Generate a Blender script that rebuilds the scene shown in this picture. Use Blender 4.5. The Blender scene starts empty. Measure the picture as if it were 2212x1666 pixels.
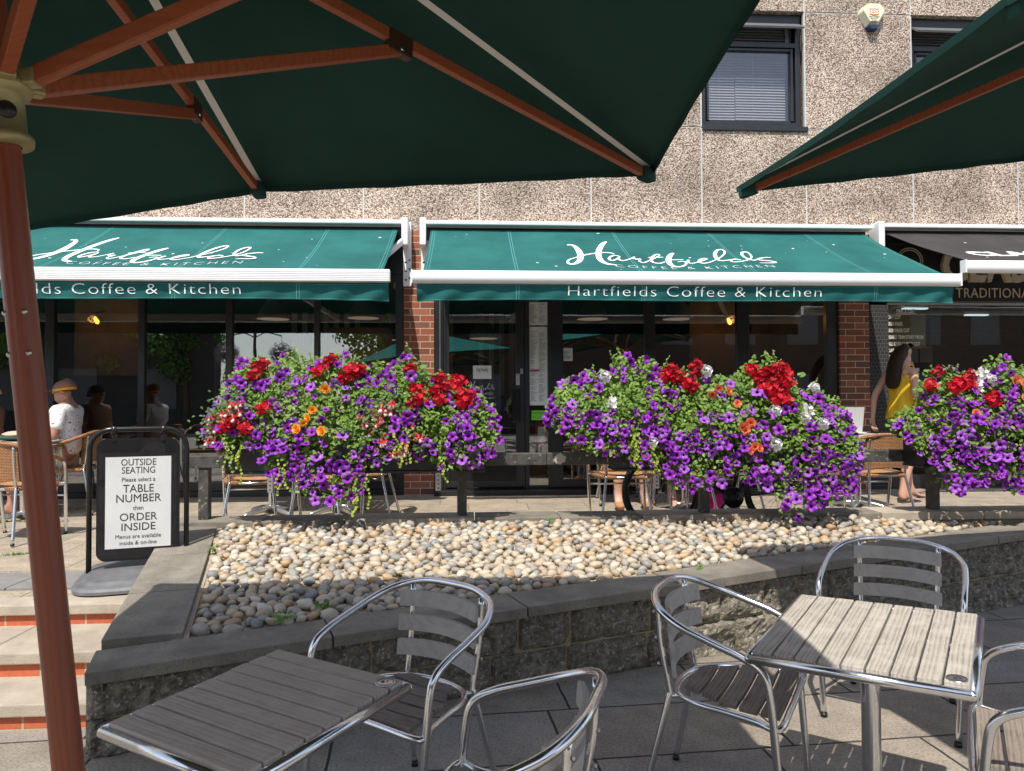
import bpy, bmesh, math, random
from mathutils import Vector, Matrix, Euler, noise
random.seed(7)
R = math.radians
S = bpy.context.scene
COL = S.collection

# ------------------------------------------------------------------ camera
YAW, PIT, ROL, FPX, PCX, PCY = R(3.4), R(1.3), .004, 1560., 1106., 833.
EYE = Vector((0, 0, 1.5))
FW = Vector((math.sin(YAW)*math.cos(PIT), math.cos(YAW)*math.cos(PIT), math.sin(PIT)))
_r = Vector((math.cos(YAW), -math.sin(YAW), 0)); _u = _r.cross(FW)
RT = _r*math.cos(ROL) - _u*math.sin(ROL)
UP = _r*math.sin(ROL) + _u*math.cos(ROL)
cd = bpy.data.cameras.new('camera'); cam = bpy.data.objects.new('camera', cd); COL.objects.link(cam)
cd.sensor_fit = 'HORIZONTAL'; cd.sensor_width = 36; cd.lens = 36*FPX/2212
cd.clip_start = .02; cd.clip_end = 500
cam.matrix_world = Matrix(((RT.x, UP.x, -FW.x, EYE.x), (RT.y, UP.y, -FW.y, EYE.y), (RT.z, UP.z, -FW.z, EYE.z), (0, 0, 0, 1)))
cd.dof.use_dof = True; cd.dof.focus_distance = 5.2; cd.dof.aperture_fstop = 14.0
S.camera = cam
# ------------------------------------------------------------------ light
SUN_EL, SUN_AZ = R(57.5), R(19)            # sun behind the camera, a little to the left
w = bpy.data.worlds.new('World'); S.world = w; w.use_nodes = True
nt = w.node_tree; sky = nt.nodes.new('ShaderNodeTexSky'); sky.sky_type = 'NISHITA'
sky.sun_disc = False; sky.sun_elevation = SUN_EL; sky.sun_rotation = R(180) + SUN_AZ
hs = nt.nodes.new('ShaderNodeHueSaturation'); hs.inputs['Saturation'].default_value = .68; nt.links.new(sky.outputs[0], hs.inputs['Color']); nt.links.new(hs.outputs[0], nt.nodes['Background'].inputs[0]); nt.nodes['Background'].inputs[1].default_value = .15
sd = bpy.data.lights.new('sun', 'SUN'); sd.energy = 4.1; sd.angle = R(.53); sd.color = (1, .95, .86)
so = bpy.data.objects.new('sun', sd); COL.objects.link(so)
SDIR = Vector((math.sin(SUN_AZ)*math.cos(SUN_EL), math.cos(SUN_AZ)*math.cos(SUN_EL), -math.sin(SUN_EL)))
so.rotation_euler = SDIR.to_track_quat('-Z', 'Y').to_euler(); so.location = (-4, -8, 12)
S.view_settings.view_transform = 'Standard'; S.view_settings.look = 'None'
S.view_settings.exposure = .55; S.view_settings.gamma = 1
S.cycles.max_bounces = 8; S.cycles.transparent_max_bounces = 24

def ray(px, py):
    return FW + RT*((px-PCX)/FPX) - UP*((py-PCY)/FPX)
def at(px, py, Y=None, Z=None):            # point of the real plane y=Y (or z=Z) measured from the photograph
    d = ray(px, py); t = (Y-EYE.y)/d.y if Y is not None else (Z-EYE.z)/d.z
    return EYE + d*t
def terr(y): return .36 + .0244*(y-4.1)    # terrace surface falls gently towards the steps

# ------------------------------------------------------------------ scene graph helpers
def tag(o, label=None, cat=None, group=None, kind=None):
    if label: o['label'] = label
    if cat: o['category'] = cat
    if group: o['group'] = group
    if kind: o['kind'] = kind
    return o
def thing(name, label, cat, loc=(0, 0, 0), rz=0, group=None, rot=None):
    o = bpy.data.objects.new(name, None); COL.objects.link(o); o.empty_display_size = .1
    o.location = loc; o.rotation_euler = rot if rot else (0, 0, rz)
    return tag(o, label, cat, group)
def link(name, me, parent=None, loc=None):
    o = bpy.data.objects.new(name, me); COL.objects.link(o)
    if parent: o.parent = parent
    if loc is not None: o.location = loc
    return o
def copy_tree(o, parent=None):
    c = o.copy(); COL.objects.link(c); c.parent = parent
    for ch in list(o.children): copy_tree(ch, c)
    return c
def crom(pts, n=6, closed=False):          # smooth curve through points
    P = [Vector(p) for p in pts]; out = []
    m = len(P); rng = m if closed else m-1
    for i in range(rng):
        a = P[(i-1) % m] if closed or i > 0 else P[0]*2-P[1]
        b = P[i]; c = P[(i+1) % m]; d = P[(i+2) % m] if closed or i+2 < m else P[-1]*2-P[-2]
        for k in range(n):
            t = k/n
            out.append(.5*((2*b)+(c-a)*t+(2*a-5*b+4*c-d)*t*t+(3*b-a-3*c+d)*t**3))
    if not closed: out.append(P[-1])
    return out
class MB:
    def __init__(s): s.v = []; s.f = []; s.m = []; s.sm = []; s.c = None
    def add(s, vs, fs, mi=0, smooth=False):
        o = len(s.v); s.v += [Vector(v) for v in vs]
        for f in fs: s.f.append([i+o for i in f]); s.m.append(mi); s.sm.append(smooth)
        return s
    def box(s, c, d, rot=None, bev=0, mi=0):
        bm = bmesh.new(); bmesh.ops.create_cube(bm, size=1); bmesh.ops.scale(bm, vec=d, verts=bm.verts)
        if bev: bmesh.ops.bevel(bm, geom=list(bm.edges), offset=min(bev, min(d)*.45), segments=2, profile=.6, affect='EDGES')
        M = Matrix.Translation(c) @ (rot.to_4x4() if rot else Matrix())
        bm.verts.index_update()
        s.add([M @ v.co for v in bm.verts], [[v.index for v in f.verts] for f in bm.faces], mi); bm.free(); return s
    def span(s, a, b, bev=0, mi=0):        # box from corner a to corner b
        a = Vector(a); b = Vector(b)
        return s.box((a+b)/2, [abs(x) for x in (b-a)], None, bev, mi)
    def bar(s, a, b, w, h, up=(0, 0, 1), bev=0, mi=0):   # rectangular bar from a to b
        a = Vector(a); b = Vector(b); d = b-a; x = d.normalized(); z = Vector(up); y = z.cross(x).normalized(); z = x.cross(y)
        return s.box((a+b)/2, (d.length, w, h), Matrix((x, y, z)).transposed(), bev, mi)
    def tube(s, path, r, n=10, mi=0, cap=True, closed=False):
        P = [Vector(p) for p in path]; m = len(P); rs = r if isinstance(r, (list, tuple)) else [r]*m
        T = []
        for i in range(m):
            a = P[i-1] if i > 0 or closed else P[i]; b = P[(i+1) % m] if i < m-1 or closed else P[i]
            T.append((b-a).normalized())
        u = T[0].orthogonal().normalized(); vs = []; fs = []
        for i in range(m):
            u = (u - T[i]*u.dot(T[i])).normalized(); v = T[i].cross(u)
            for k in range(n):
                an = 2*math.pi*k/n; vs.append(P[i]+(u*math.cos(an)+v*math.sin(an))*rs[i])
        for i in range(m if closed else m-1):
            for k in range(n):
                a = i*n+k; b = i*n+(k+1) % n; j = (i+1) % m
                fs.append([a, b, j*n+(k+1) % n, j*n+k])
        s.add(vs, fs, mi, True)
        if cap and not closed:
            o = len(s.v)-m*n
            s.f.append([o+k for k in range(n)][::-1]); s.m.append(mi); s.sm.append(False)
            s.f.append([o+(m-1)*n+k for k in range(n)]); s.m.append(mi); s.sm.append(False)
        return s
    def lathe(s, prof, c=(0, 0, 0), n=24, mi=0, M=None):
        vs = []; fs = []; m = len(prof); M = M or Matrix.Translation(c)
        for r, z in prof:
            for k in range(n):
                a = 2*math.pi*k/n; vs.append(M @ Vector((r*math.cos(a), r*math.sin(a), z)))
        for i in range(m-1):
            for k in range(n): fs.append([i*n+k, i*n+(k+1) % n, (i+1)*n+(k+1) % n, (i+1)*n+k])
        s.add(vs, fs, mi, True); return s
    def grid(s, fn, nu, nv, mi=0, smooth=True):
        vs = [fn(i/nu, j/nv) for j in range(nv+1) for i in range(nu+1)]
        fs = [[j*(nu+1)+i, j*(nu+1)+i+1, (j+1)*(nu+1)+i+1, (j+1)*(nu+1)+i] for j in range(nv) for i in range(nu)]
        s.add(vs, fs, mi, smooth); return s
    def prism(s, poly, z0, z1, mi=0, M=None):
        n = len(poly); M = M or Matrix()
        vs = [M @ Vector((p[0], p[1], z0)) for p in poly]+[M @ Vector((p[0], p[1], z1)) for p in poly]
        fs = [list(range(n))[::-1], list(range(n, 2*n))]+[[i, (i+1) % n, n+(i+1) % n, n+i] for i in range(n)]
        s.add(vs, fs, mi); return s
    def mesh(s, name, mats, off=(0, 0, 0)):
        me = bpy.data.meshes.new(name); off = Vector(off)
        me.from_pydata([tuple(v-off) for v in s.v], [], s.f)
        for m in (mats if isinstance(mats, (list, tuple)) else [mats]): me.materials.append(m)
        me.polygons.foreach_set('material_index', s.m); me.polygons.foreach_set('use_smooth', s.sm)
        if s.c:
            ca = me.color_attributes.new('Col', 'FLOAT_COLOR', 'POINT')
            ca.data.foreach_set('color', [x for c in s.c for x in (*c, 1)])
        me.validate(); me.update(); return me
    def build(s, name, mats, parent=None, world=False, loc=None):
        off = (0, 0, 0)
        if world and parent:
            p = parent; off = Vector((0, 0, 0))
            while p: off += p.location; p = p.parent
        o = link(name, s.mesh(name, mats, off), parent)
        if loc is not None: o.location = loc
        return o
def solo(name, mb, mats, label, cat, base, group=None):   # a thing that is one mesh, origin at its base
    o = link(name, mb.mesh(name, mats, base)); o.location = base
    return tag(o, label, cat, group)
def eval_mesh(o):
    dg = bpy.context.evaluated_depsgraph_get(); dg.update()
    me = bpy.data.meshes.new_from_object(o.evaluated_get(dg)); d = o.data
    bpy.data.objects.remove(o); return me
def text_mesh(txt, size, depth=.002, align='CENTER', sx=1, spacing=1, bold=0, width=None, lines=1.0, shear=0):
    cu = bpy.data.curves.new('text', 'FONT'); cu.body = txt; cu.size = size; cu.extrude = depth/2; cu.align_x = align
    cu.space_character = spacing; cu.space_line = lines; cu.offset = bold; cu.resolution_u = 3; cu.shear = shear
    o = bpy.data.objects.new('text', cu); COL.objects.link(o); me = eval_mesh(o)
    if width:
        xs = [v.co.x for v in me.vertices]; k = width/(max(xs)-min(xs))
        for v in me.vertices: v.co.x *= k
    elif sx != 1:
        for v in me.vertices: v.co.x *= sx
    return me
def put_text(name, me, mat, parent, M):    # M maps text space into the parent's space
    me.transform(M); me.materials.clear(); me.materials.append(mat)
    return link(name, me, parent)
STAND = Matrix(((1, 0, 0, 0), (0, 0, -1, 0), (0, 1, 0, 0), (0, 0, 0, 1)))   # text upright, facing -Y

# ------------------------------------------------------------------ materials
def new_mat(name):
    m = bpy.data.materials.new(name); m.use_nodes = True
    n = m.node_tree.nodes; return m, n, m.node_tree.links, n['Principled BSDF']
def coords(n, l, scale=(1, 1, 1), rot=(0, 0, 0), rand=True):
    tc = n.new('ShaderNodeTexCoord'); mp = n.new('ShaderNodeMapping'); mp.inputs['Scale'].default_value = scale; mp.inputs['Rotation'].default_value = rot
    if rand:
        oi = n.new('ShaderNodeObjectInfo'); mu = n.new('ShaderNodeMath'); mu.operation = 'MULTIPLY'; mu.inputs[1].default_value = 37.
        l.new(oi.outputs['Random'], mu.inputs[0]); ad = n.new('ShaderNodeVectorMath'); l.new(tc.outputs['Object'], ad.inputs[0]); l.new(mu.outputs[0], ad.inputs[1])
        l.new(ad.outputs[0], mp.inputs[0])
    else: l.new(tc.outputs['Object'], mp.inputs[0])
    return mp.outputs[0]
def nz(n, l, vec, scale, detail=6, rough=.6, dist=0):
    t = n.new('ShaderNodeTexNoise'); t.inputs['Scale'].default_value = scale; t.inputs['Detail'].default_value = detail
    t.inputs['Roughness'].default_value = rough; t.inputs['Distortion'].default_value = dist; l.new(vec, t.inputs['Vector']); return t.outputs['Fac']
def ramp(n, l, fac, stops, interp='LINEAR'):
    r = n.new('ShaderNodeValToRGB'); e = r.color_ramp; e.interpolation = interp
    while len(e.elements) < len(stops): e.elements.new(.5)
    for el, (p, c) in zip(e.elements, stops): el.position = p; el.color = (*c, 1) if len(c) == 3 else c
    l.new(fac, r.inputs[0]); return r.outputs[0]
def mixc(n, l, fac, a, b, mode='MIX'):
    m = n.new('ShaderNodeMix'); m.data_type = 'RGBA'; m.blend_type = mode
    for sock, v in ((m.inputs[0], fac), (m.inputs[6], a), (m.inputs[7], b)):
        if isinstance(v, (int, float)): sock.default_value = v
        elif isinstance(v, tuple): sock.default_value = (*v, 1)
        else: l.new(v, sock)
    return m.outputs[2]
def bump(n, l, bs, h, strength=.4, dist=.01, prev=None):
    b = n.new('ShaderNodeBump'); b.inputs['Strength'].default_value = strength; b.inputs['Distance'].default_value = dist
    l.new(h, b.inputs['Height'])
    if prev: l.new(prev, b.inputs['Normal'])
    l.new(b.outputs[0], bs.inputs['Normal']); return b.outputs[0]
def M(name, c1, c2=None, scale=8, rough=.6, metal=0, bmp=0, bscale=80, bdist=.002, stretch=(1, 1, 1), lo=.35, hi=.65, spec=.5, speck=None, rough2=None, coat=0):
    m, n, l, b = new_mat(name)
    b.inputs['Roughness'].default_value = rough; b.inputs['Metallic'].default_value = metal; b.inputs['Specular IOR Level'].default_value = spec
    if coat: b.inputs['Coat Weight'].default_value = coat; b.inputs['Coat Roughness'].default_value = .15
    b.inputs['Base Color'].default_value = (*c1, 1)
    if c2 is not None or bmp or speck:
        v = coords(n, l, stretch); f = nz(n, l, v, scale, 8, .65)
        col = ramp(n, l, f, [(lo, c1), (hi, c2 or c1)])
        if speck:
            sf = nz(n, l, v, speck[1], 2, .5); sr = ramp(n, l, sf, [(speck[2], (0, 0, 0)), (speck[2]+.06, (1, 1, 1))])
            col = mixc(n, l, sr, col, speck[0])
        l.new(col, b.inputs['Base Color'])
        if rough2 is not None:
            rr = ramp(n, l, f, [(lo, (rough,)*3), (hi, (rough2,)*3)]); l.new(rr, b.inputs['Roughness'])
        if bmp: bump(n, l, b, nz(n, l, v, bscale, 6, .6), bmp, bdist)
    return m
def m_aggregate():
    m, n, l, b = new_mat('exposed_aggregate'); v = coords(n, l, rand=False)
    sc = 68
    vo = n.new('ShaderNodeTexVoronoi'); vo.inputs['Scale'].default_value = sc; vo.inputs['Randomness'].default_value = 1
    wv = n.new('ShaderNodeVectorMath'); wv.operation = 'ADD'; nn = n.new('ShaderNodeTexNoise'); nn.inputs['Scale'].default_value = 35
    sc2 = n.new('ShaderNodeVectorMath'); sc2.operation = 'SCALE'; sc2.inputs[3].default_value = .012
    l.new(v, nn.inputs['Vector']); l.new(nn.outputs['Color'], sc2.inputs[0]); l.new(v, wv.inputs[0]); l.new(sc2.outputs[0], wv.inputs[1])
    l.new(wv.outputs[0], vo.inputs['Vector'])
    sp = n.new('ShaderNodeSeparateColor'); l.new(vo.outputs['Color'], sp.inputs[0])
    col = ramp(n, l, sp.outputs[0], [(0, (.13, .085, .06)), (.12, (.32, .22, .16)), (.3, (.46, .36, .28)), (.5, (.56, .46, .37)), (.72, (.64, .54, .45)), (.88, (.73, .66, .58)), (1, (.26, .22, .19))])
    gap = ramp(n, l, vo.outputs['Distance'], [(.0, (1, 1, 1)), (.42, (1, 1, 1)), (.72, (.30, .24, .20))])
    col = mixc(n, l, 1, col, gap, 'MULTIPLY')
    st = ramp(n, l, nz(n, l, v, 1.3, 5, .6), [(.36, (.55, .53, .52)), (.58, (1.05, 1.04, 1.03))]); col = mixc(n, l, .75, col, st, 'MULTIPLY')
    vst = n.new('ShaderNodeMapping'); vst.inputs['Scale'].default_value = (5, 5, .35); l.new(v, vst.inputs[0]); col = mixc(n, l, .25, col, ramp(n, l, nz(n, l, vst.outputs[0], 1.2, 5, .65), [(.42, (.7, .68, .66)), (.55, (1, 1, 1))]), 'MULTIPLY')
    l.new(col, b.inputs['Base Color']); b.inputs['Roughness'].default_value = .7
    iv = n.new('ShaderNodeMath'); iv.operation = 'SUBTRACT'; iv.inputs[0].default_value = 1; l.new(vo.outputs['Distance'], iv.inputs[1])
    bump(n, l, b, iv.outputs[0], .8, .008); return m
def m_brick(name, cols, mortar=(.50, .38, .25), axis='xz', bw=.225, rh=.075, ms=.010, bm=.35):
    m, n, l, b = new_mat(name); v = coords(n, l, rand=False)
    sx = n.new('ShaderNodeSeparateXYZ'); cx = n.new('ShaderNodeCombineXYZ'); l.new(v, sx.inputs[0])
    ad = n.new('ShaderNodeMath'); l.new(sx.outputs[0], ad.inputs[0]); l.new(sx.outputs[1], ad.inputs[1]); l.new(ad.outputs[0], cx.inputs[0]); l.new(sx.outputs[2], cx.inputs[1])
    br = n.new('ShaderNodeTexBrick'); br.inputs['Scale'].default_value = 1; br.inputs['Brick Width'].default_value = bw; br.inputs['Row Height'].default_value = rh
    br.inputs['Mortar Size'].default_value = ms/2; br.inputs['Mortar Smooth'].default_value = .2; br.inputs['Color1'].default_value = (0, 0, 0, 1); br.inputs['Color2'].default_value = (1, 1, 1, 1)
    br.inputs['Mortar'].default_value = (.5, .5, .5, 1); br.inputs['Bias'].default_value = 0
    l.new(cx.outputs[0], br.inputs['Vector'])
    col = ramp(n, l, br.outputs['Color'], [(i/(len(cols)-1), c) for i, c in enumerate(cols)])
    f = nz(n, l, v, 45, 6, .7); col = mixc(n, l, .5, col, ramp(n, l, f, [(.3, (.55, .5, .48)), (.7, (1.15, 1.1, 1.05))]), 'MULTIPLY')
    col = mixc(n, l, br.outputs['Fac'], col, mortar); l.new(col, b.inputs['Base Color']); b.inputs['Roughness'].default_value = .8
    iv = n.new('ShaderNodeMath'); iv.operation = 'SUBTRACT'; iv.inputs[0].default_value = 1; l.new(br.outputs['Fac'], iv.inputs[1])
    p = bump(n, l, b, f, .3, .004); bump(n, l, b, iv.outputs[0], bm*2, .008, p); return m
def m_slabs(name, c1, c2, c3, bw, rh, joint, js=.008, rz=0, grass=None, off=.37):
    m, n, l, b = new_mat(name); v = coords(n, l, rot=(0, 0, rz), rand=False)
    br = n.new('ShaderNodeTexBrick'); br.inputs['Scale'].default_value = 1; br.inputs['Brick Width'].default_value = bw; br.inputs['Row Height'].default_value = rh
    br.offset = off; br.squash = 1.35; br.squash_frequency = 3; br.offset_frequency = 2
    br.inputs['Mortar Size'].default_value = js; br.inputs['Mortar Smooth'].default_value = .3; br.inputs['Color1'].default_value = (0, 0, 0, 1); br.inputs['Color2'].default_value = (1, 1, 1, 1)
    wv = n.new('ShaderNodeVectorMath'); nn = n.new('ShaderNodeTexNoise'); nn.inputs['Scale'].default_value = 6; nn.inputs['Detail'].default_value = 5
    s2 = n.new('ShaderNodeVectorMath'); s2.operation = 'SCALE'; s2.inputs[3].default_value = .014
    l.new(v, nn.inputs['Vector']); l.new(nn.outputs['Color'], s2.inputs[0]); l.new(v, wv.inputs[0]); l.new(s2.outputs[0], wv.inputs[1]); l.new(wv.outputs[0], br.inputs['Vector'])
    col = ramp(n, l, br.outputs['Color'], [(0, c1), (.5, c2), (1, c3)])
    f = nz(n, l, v, 4.5, 9, .72); f2 = nz(n, l, v, 85, 4, .6)
    col = mixc(n, l, .75, col, ramp(n, l, f, [(.3, (.6, .58, .56)), (.68, (1.25, 1.22, 1.18))]), 'MULTIPLY')
    col = mixc(n, l, .55, col, ramp(n, l, f2, [(.38, (.35, .34, .33)), (.52, (1.05, 1.05, 1.05))]), 'MULTIPLY')
    jc = joint
    if grass:
        gf = ramp(n, l, nz(n, l, v, 3, 3), [(.52, (0, 0, 0)), (.6, (1, 1, 1))]); jc = mixc(n, l, gf, joint, grass)
    col = mixc(n, l, br.outputs['Fac'], col, jc); l.new(col, b.inputs['Base Color']); b.inputs['Roughness'].default_value = .75
    iv = n.new('ShaderNodeMath'); iv.operation = 'SUBTRACT'; iv.inputs[0].default_value = 1; l.new(br.outputs['Fac'], iv.inputs[1])
    p = bump(n, l, b, f2, .5, .003); p = bump(n, l, b, f, .5, .012, p); bump(n, l, b, iv.outputs[0], .8, .008, p); return m
def m_wood(name, c1, c2, c3, rough=.6, scale=1, along='y', bmp=.5, spec=.4):
    m, n, l, b = new_mat(name)
    st = {'y': (1, .05, 1), 'x': (.05, 1, 1), 'z': (1, 1, .05)}[along]
    v = coords(n, l, tuple(s*scale for s in st)); v2 = coords(n, l)
    w = n.new('ShaderNodeTexWave'); w.wave_type = 'BANDS'; w.bands_direction = {'y': 'X', 'x': 'Y', 'z': 'X'}[along]
    w.inputs['Scale'].default_value = 22; w.inputs['Distortion'].default_value = 9; w.inputs['Detail'].default_value = 4; w.inputs['Detail Scale'].default_value = 1.2
    l.new(v, w.inputs['Vector'])
    f = nz(n, l, v, 260, 6, .7); f2 = nz(n, l, v2, 11, 6, .65)
    col = ramp(n, l, w.outputs['Fac'], [(0, c1), (.55, c2), (1, c2)])
    col = mixc(n, l, ramp(n, l, f, [(.45, (0, 0, 0)), (.72, (.85, .85, .85))]), col, c1)
    col = mixc(n, l, ramp(n, l, f2, [(.42, (0, 0, 0)), (.7, (.8, .8, .8))]), col, c3)
    l.new(col, b.inputs['Base Color']); b.inputs['Roughness'].default_value = rough; b.inputs['Specular IOR Level'].default_value = spec
    if bmp:
        p = bump(n, l, b, f, bmp, .0015); bump(n, l, b, w.outputs['Fac'], bmp*.6, .0015, p)
    return m
def m_attr(name, rough=.65, speck=True):
    m, n, l, b = new_mat(name); a = n.new('ShaderNodeAttribute'); a.attribute_name = 'Col'; v = coords(n, l)
    col = mixc(n, l, .6, a.outputs['Color'], ramp(n, l, nz(n, l, v, 70, 6, .7), [(.32, (.62, .6, .58)), (.62, (1.15, 1.13, 1.1))]), 'MULTIPLY')
    if speck: col = mixc(n, l, ramp(n, l, nz(n, l, v, 45, 3, .5), [(.62, (0, 0, 0)), (.68, (.6, .6, .6))]), col, (.62, .58, .52))
    l.new(col, b.inputs['Base Color']); b.inputs['Roughness'].default_value = rough
    bump(n, l, b, nz(n, l, v, 120, 4), .25, .002); return m
def m_glass(name, refl=1.0, tint=(.86, .88, .88), ior=.10):
    m = bpy.data.materials.new(name); m.use_nodes = True; n = m.node_tree.nodes; l = m.node_tree.links; n.clear()
    o = n.new('ShaderNodeOutputMaterial'); mx = n.new('ShaderNodeMixShader'); t = n.new('ShaderNodeBsdfTransparent'); g = n.new('ShaderNodeBsdfGlossy'); lw = n.new('ShaderNodeLayerWeight'); lw.inputs[0].default_value = .5; pw = n.new('ShaderNodeMath'); pw.operation = 'POWER'; pw.inputs[1].default_value = 4.; f = n.new('ShaderNodeMath'); f.operation = 'MULTIPLY_ADD'; f.inputs[1].default_value = 1-ior; f.inputs[2].default_value = ior; l.new(lw.outputs['Facing'], pw.inputs[0]); l.new(pw.outputs[0], f.inputs[0])
    t.inputs[0].default_value = (*tint, 1); g.inputs['Roughness'].default_value = .0; g.inputs[0].default_value = (refl,)*3+(1,)
    tc = n.new('ShaderNodeTexCoord'); nn = n.new('ShaderNodeTexNoise'); nn.inputs['Scale'].default_value = 1.6; bm_ = n.new('ShaderNodeBump'); bm_.inputs['Strength'].default_value = .03; bm_.inputs['Distance'].default_value = .02
    l.new(tc.outputs['Object'], nn.inputs['Vector']); l.new(nn.outputs['Fac'], bm_.inputs['Height']); l.new(bm_.outputs[0], g.inputs['Normal'])
    l.new(f.outputs[0], mx.inputs[0]); l.new(t.outputs[0], mx.inputs[1]); l.new(g.outputs[0], mx.inputs[2]); l.new(mx.outputs[0], o.inputs[0]); return m
def m_emit(name, c, e):
    m, n, l, b = new_mat(name); b.inputs['Base Color'].default_value = (*c, 1); b.inputs['Emission Color'].default_value = (*c, 1); b.inputs['Emission Strength'].default_value = e; return m
def m_leaf(name, c1, c2, scale=14, trans=.35, spec=.5):
    m, n, l, b = new_mat(name); v = coords(n, l); f = nz(n, l, v, scale, 4)
    col = ramp(n, l, f, [(.3, c1), (.7, c2)]); l.new(col, b.inputs['Base Color']); b.inputs['Roughness'].default_value = .5 if spec > .2 else .9; b.inputs['Specular IOR Level'].default_value = spec
    t = n.new('ShaderNodeBsdfTranslucent'); l.new(col, t.inputs[0]); mx = n.new('ShaderNodeMixShader'); mx.inputs[0].default_value = trans
    o = n['Material Output']; l.new(b.outputs[0], mx.inputs[1]); l.new(t.outputs[0], mx.inputs[2]); l.new(mx.outputs[0], o.inputs[0]); return m

AGG = m_aggregate()
BRICK = m_brick('pillar_brick', [(.09, .045, .04), (.20, .065, .04), (.30, .09, .05), (.13, .06, .05), (.34, .12, .07)])
STEPBRICK = m_brick('step_brick', [(.42, .10, .045), (.52, .13, .055), (.46, .11, .05)], (.42, .33, .22), bw=.22, rh=.5, ms=.012)
FLAG = m_slabs('flagstones', (.21, .185, .155), (.30, .26, .215), (.25, .235, .215), .74, .50, (.03, .028, .025), .007, R(-4))
TERR = m_slabs('terrace_slabs', (.33, .275, .215), (.37, .31, .24), (.31, .275, .225), .6, .42, (.20, .17, .12), .005, 0, (.10, .13, .03))
CONC = M('concrete_coping', (.135, .12, .098), (.25, .222, .18), 4, .88, bmp=.6, bscale=140, bdist=.004, speck=((.11, .10, .085), 120, .60))
CONC2 = M('step_slab', (.30, .255, .20), (.43, .37, .295), 4, .88, bmp=.6, bscale=120, bdist=.004, speck=((.27, .235, .19), 110, .62))
DKSLAB = M('dark_paving_slab', (.17, .165, .155), (.22, .21, .2), 9, .85, bmp=.4, bscale=150)
MORTAR = M('sandy_mortar', (.33, .26, .175), (.42, .35, .25), 14, .95, bmp=.9, bscale=60, bdist=.01, speck=((.16, .11, .07), 40, .58))
GRANITE = M('rough_faced_stone', (.10, .086, .066), (.245, .217, .168), 30, .9, bmp=1, bscale=70, bdist=.012, lo=.38, hi=.62, speck=((.36, .34, .30), 55, .6))
JOINT = M('lime_mortar', (.30, .23, .12), (.38, .30, .18), 20, .95, bmp=.6)
TEAL = M('teal_awning_fabric', (.008, .078, .075), (.016, .118, .112), 1.6, .8, bmp=.15, bscale=400, bdist=.001, spec=.2)
TEALUNDER = TEAL
STITCH = M('stitching', (.10, .34, .33), rough=.8)
WHITE = M('white_powder_coat', (.80, .80, .80), (.76, .76, .76), 3, .35)
WHITEV = M('white_print', (.82, .83, .82), rough=.6)
BLACKFAB = M('black_awning_fabric', (.035, .032, .032), (.05, .046, .046), 3, .8, spec=.2)
CANOPY = m_leaf('canvas_shade_tone', (.019, .054, .045), (.030, .076, .065), 1.3, .08, .08)  # parasol cloth with the shade of its underside put into the colour
CANOPY_LIT = m_leaf('canvas_sunlit_tone', (.015, .15, .13), (.022, .19, .165), 2, .05, .05)  # same cloth, sunlight on its top painted in as a lighter teal
TAPE = M('white_webbing', (.62, .60, .55), (.7, .68, .63), 300, .8)
MAHOG = m_wood('red_stained_hardwood', (.27, .072, .029), (.35, .098, .041), (.30, .082, .034), .38, 1, 'x', .12)
MAHOGZ = m_wood('red_stained_pole', (.19, .048, .023), (.24, .063, .030), (.205, .052, .025), .35, 1, 'z', .08)
BRASS = M('dull_brass', (.33, .28, .13), (.42, .36, .18), 12, .45, .5)
PULLEY = M('black_plastic', (.012, .012, .013), rough=.4)
BRONZE = M('bronzed_bracket', (.07, .035, .022), rough=.4, metal=.3)
GREYWOOD = m_wood('weathered_grey_slats', (.25, .222, .19), (.40, .36, .315), (.47, .43, .38), .75, 1, 'y', .9)
BROWNWOOD = m_wood('weathered_brown_slats', (.37, .305, .255), (.46, .385, .325), (.50, .43, .375), .7, 1, 'y', .9)
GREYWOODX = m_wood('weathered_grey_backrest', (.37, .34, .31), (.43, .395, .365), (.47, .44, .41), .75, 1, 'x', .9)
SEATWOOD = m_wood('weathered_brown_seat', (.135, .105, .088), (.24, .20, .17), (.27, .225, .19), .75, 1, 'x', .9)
ALU = M('polished_aluminium', (.78, .78, .79), (.70, .70, .71), 40, .16, 1, rough2=.24)
ALUD = M('dull_aluminium', (.60, .59, .57), (.52, .51, .5), 30, .34, 1)
BLACKIRON = M('black_base', (.03, .03, .032), rough=.45)
RATTAN = m_brick('woven_rattan', [(.42, .20, .08), (.52, .27, .12), (.46, .23, .10)], (.16, .07, .03), bw=.03, rh=.012, ms=.004, bm=1)
RAILP = M('peeling_black_paint', (.035, .034, .033), (.085, .08, .073), 14, .5, bmp=.6, bscale=60, bdist=.004, speck=((.22, .20, .17), 34, .63))
FRAMEB = M('black_window_frame', (.012, .012, .014), (.017, .017, .019), 6, .35)
GREYFRAME = M('grey_steel_frame', (.10, .10, .105), (.13, .13, .135), 20, .5)
GLASS = m_glass('shop_glass', 1, (.86, .88, .88), .15)
GLASSUP = m_glass('upper_glass', 1, (.86, .87, .88), .08)
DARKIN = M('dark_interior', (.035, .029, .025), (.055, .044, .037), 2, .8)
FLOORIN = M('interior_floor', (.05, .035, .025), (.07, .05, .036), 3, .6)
SLATIN = M('grey_interior_slat', (.30, .28, .25), rough=.7)
BLACKP = M('black_plastic_gloss', (.010, .010, .011), (.014, .014, .016), 12, .22, spec=.3)
PAPER = M('printed_paper', (.68, .69, .69), (.64, .65, .65), 6, .5)
INK = M('dark_ink', (.03, .03, .032), rough=.7)
BULB = m_emit('lit_filament', (1, .36, .03), 4)
SKIN = M('skin', (.50, .27, .19), (.56, .31, .22), 8, .5)
SKIND = M('tanned_skin', (.36, .17, .11), (.42, .21, .14), 8, .5)
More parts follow.
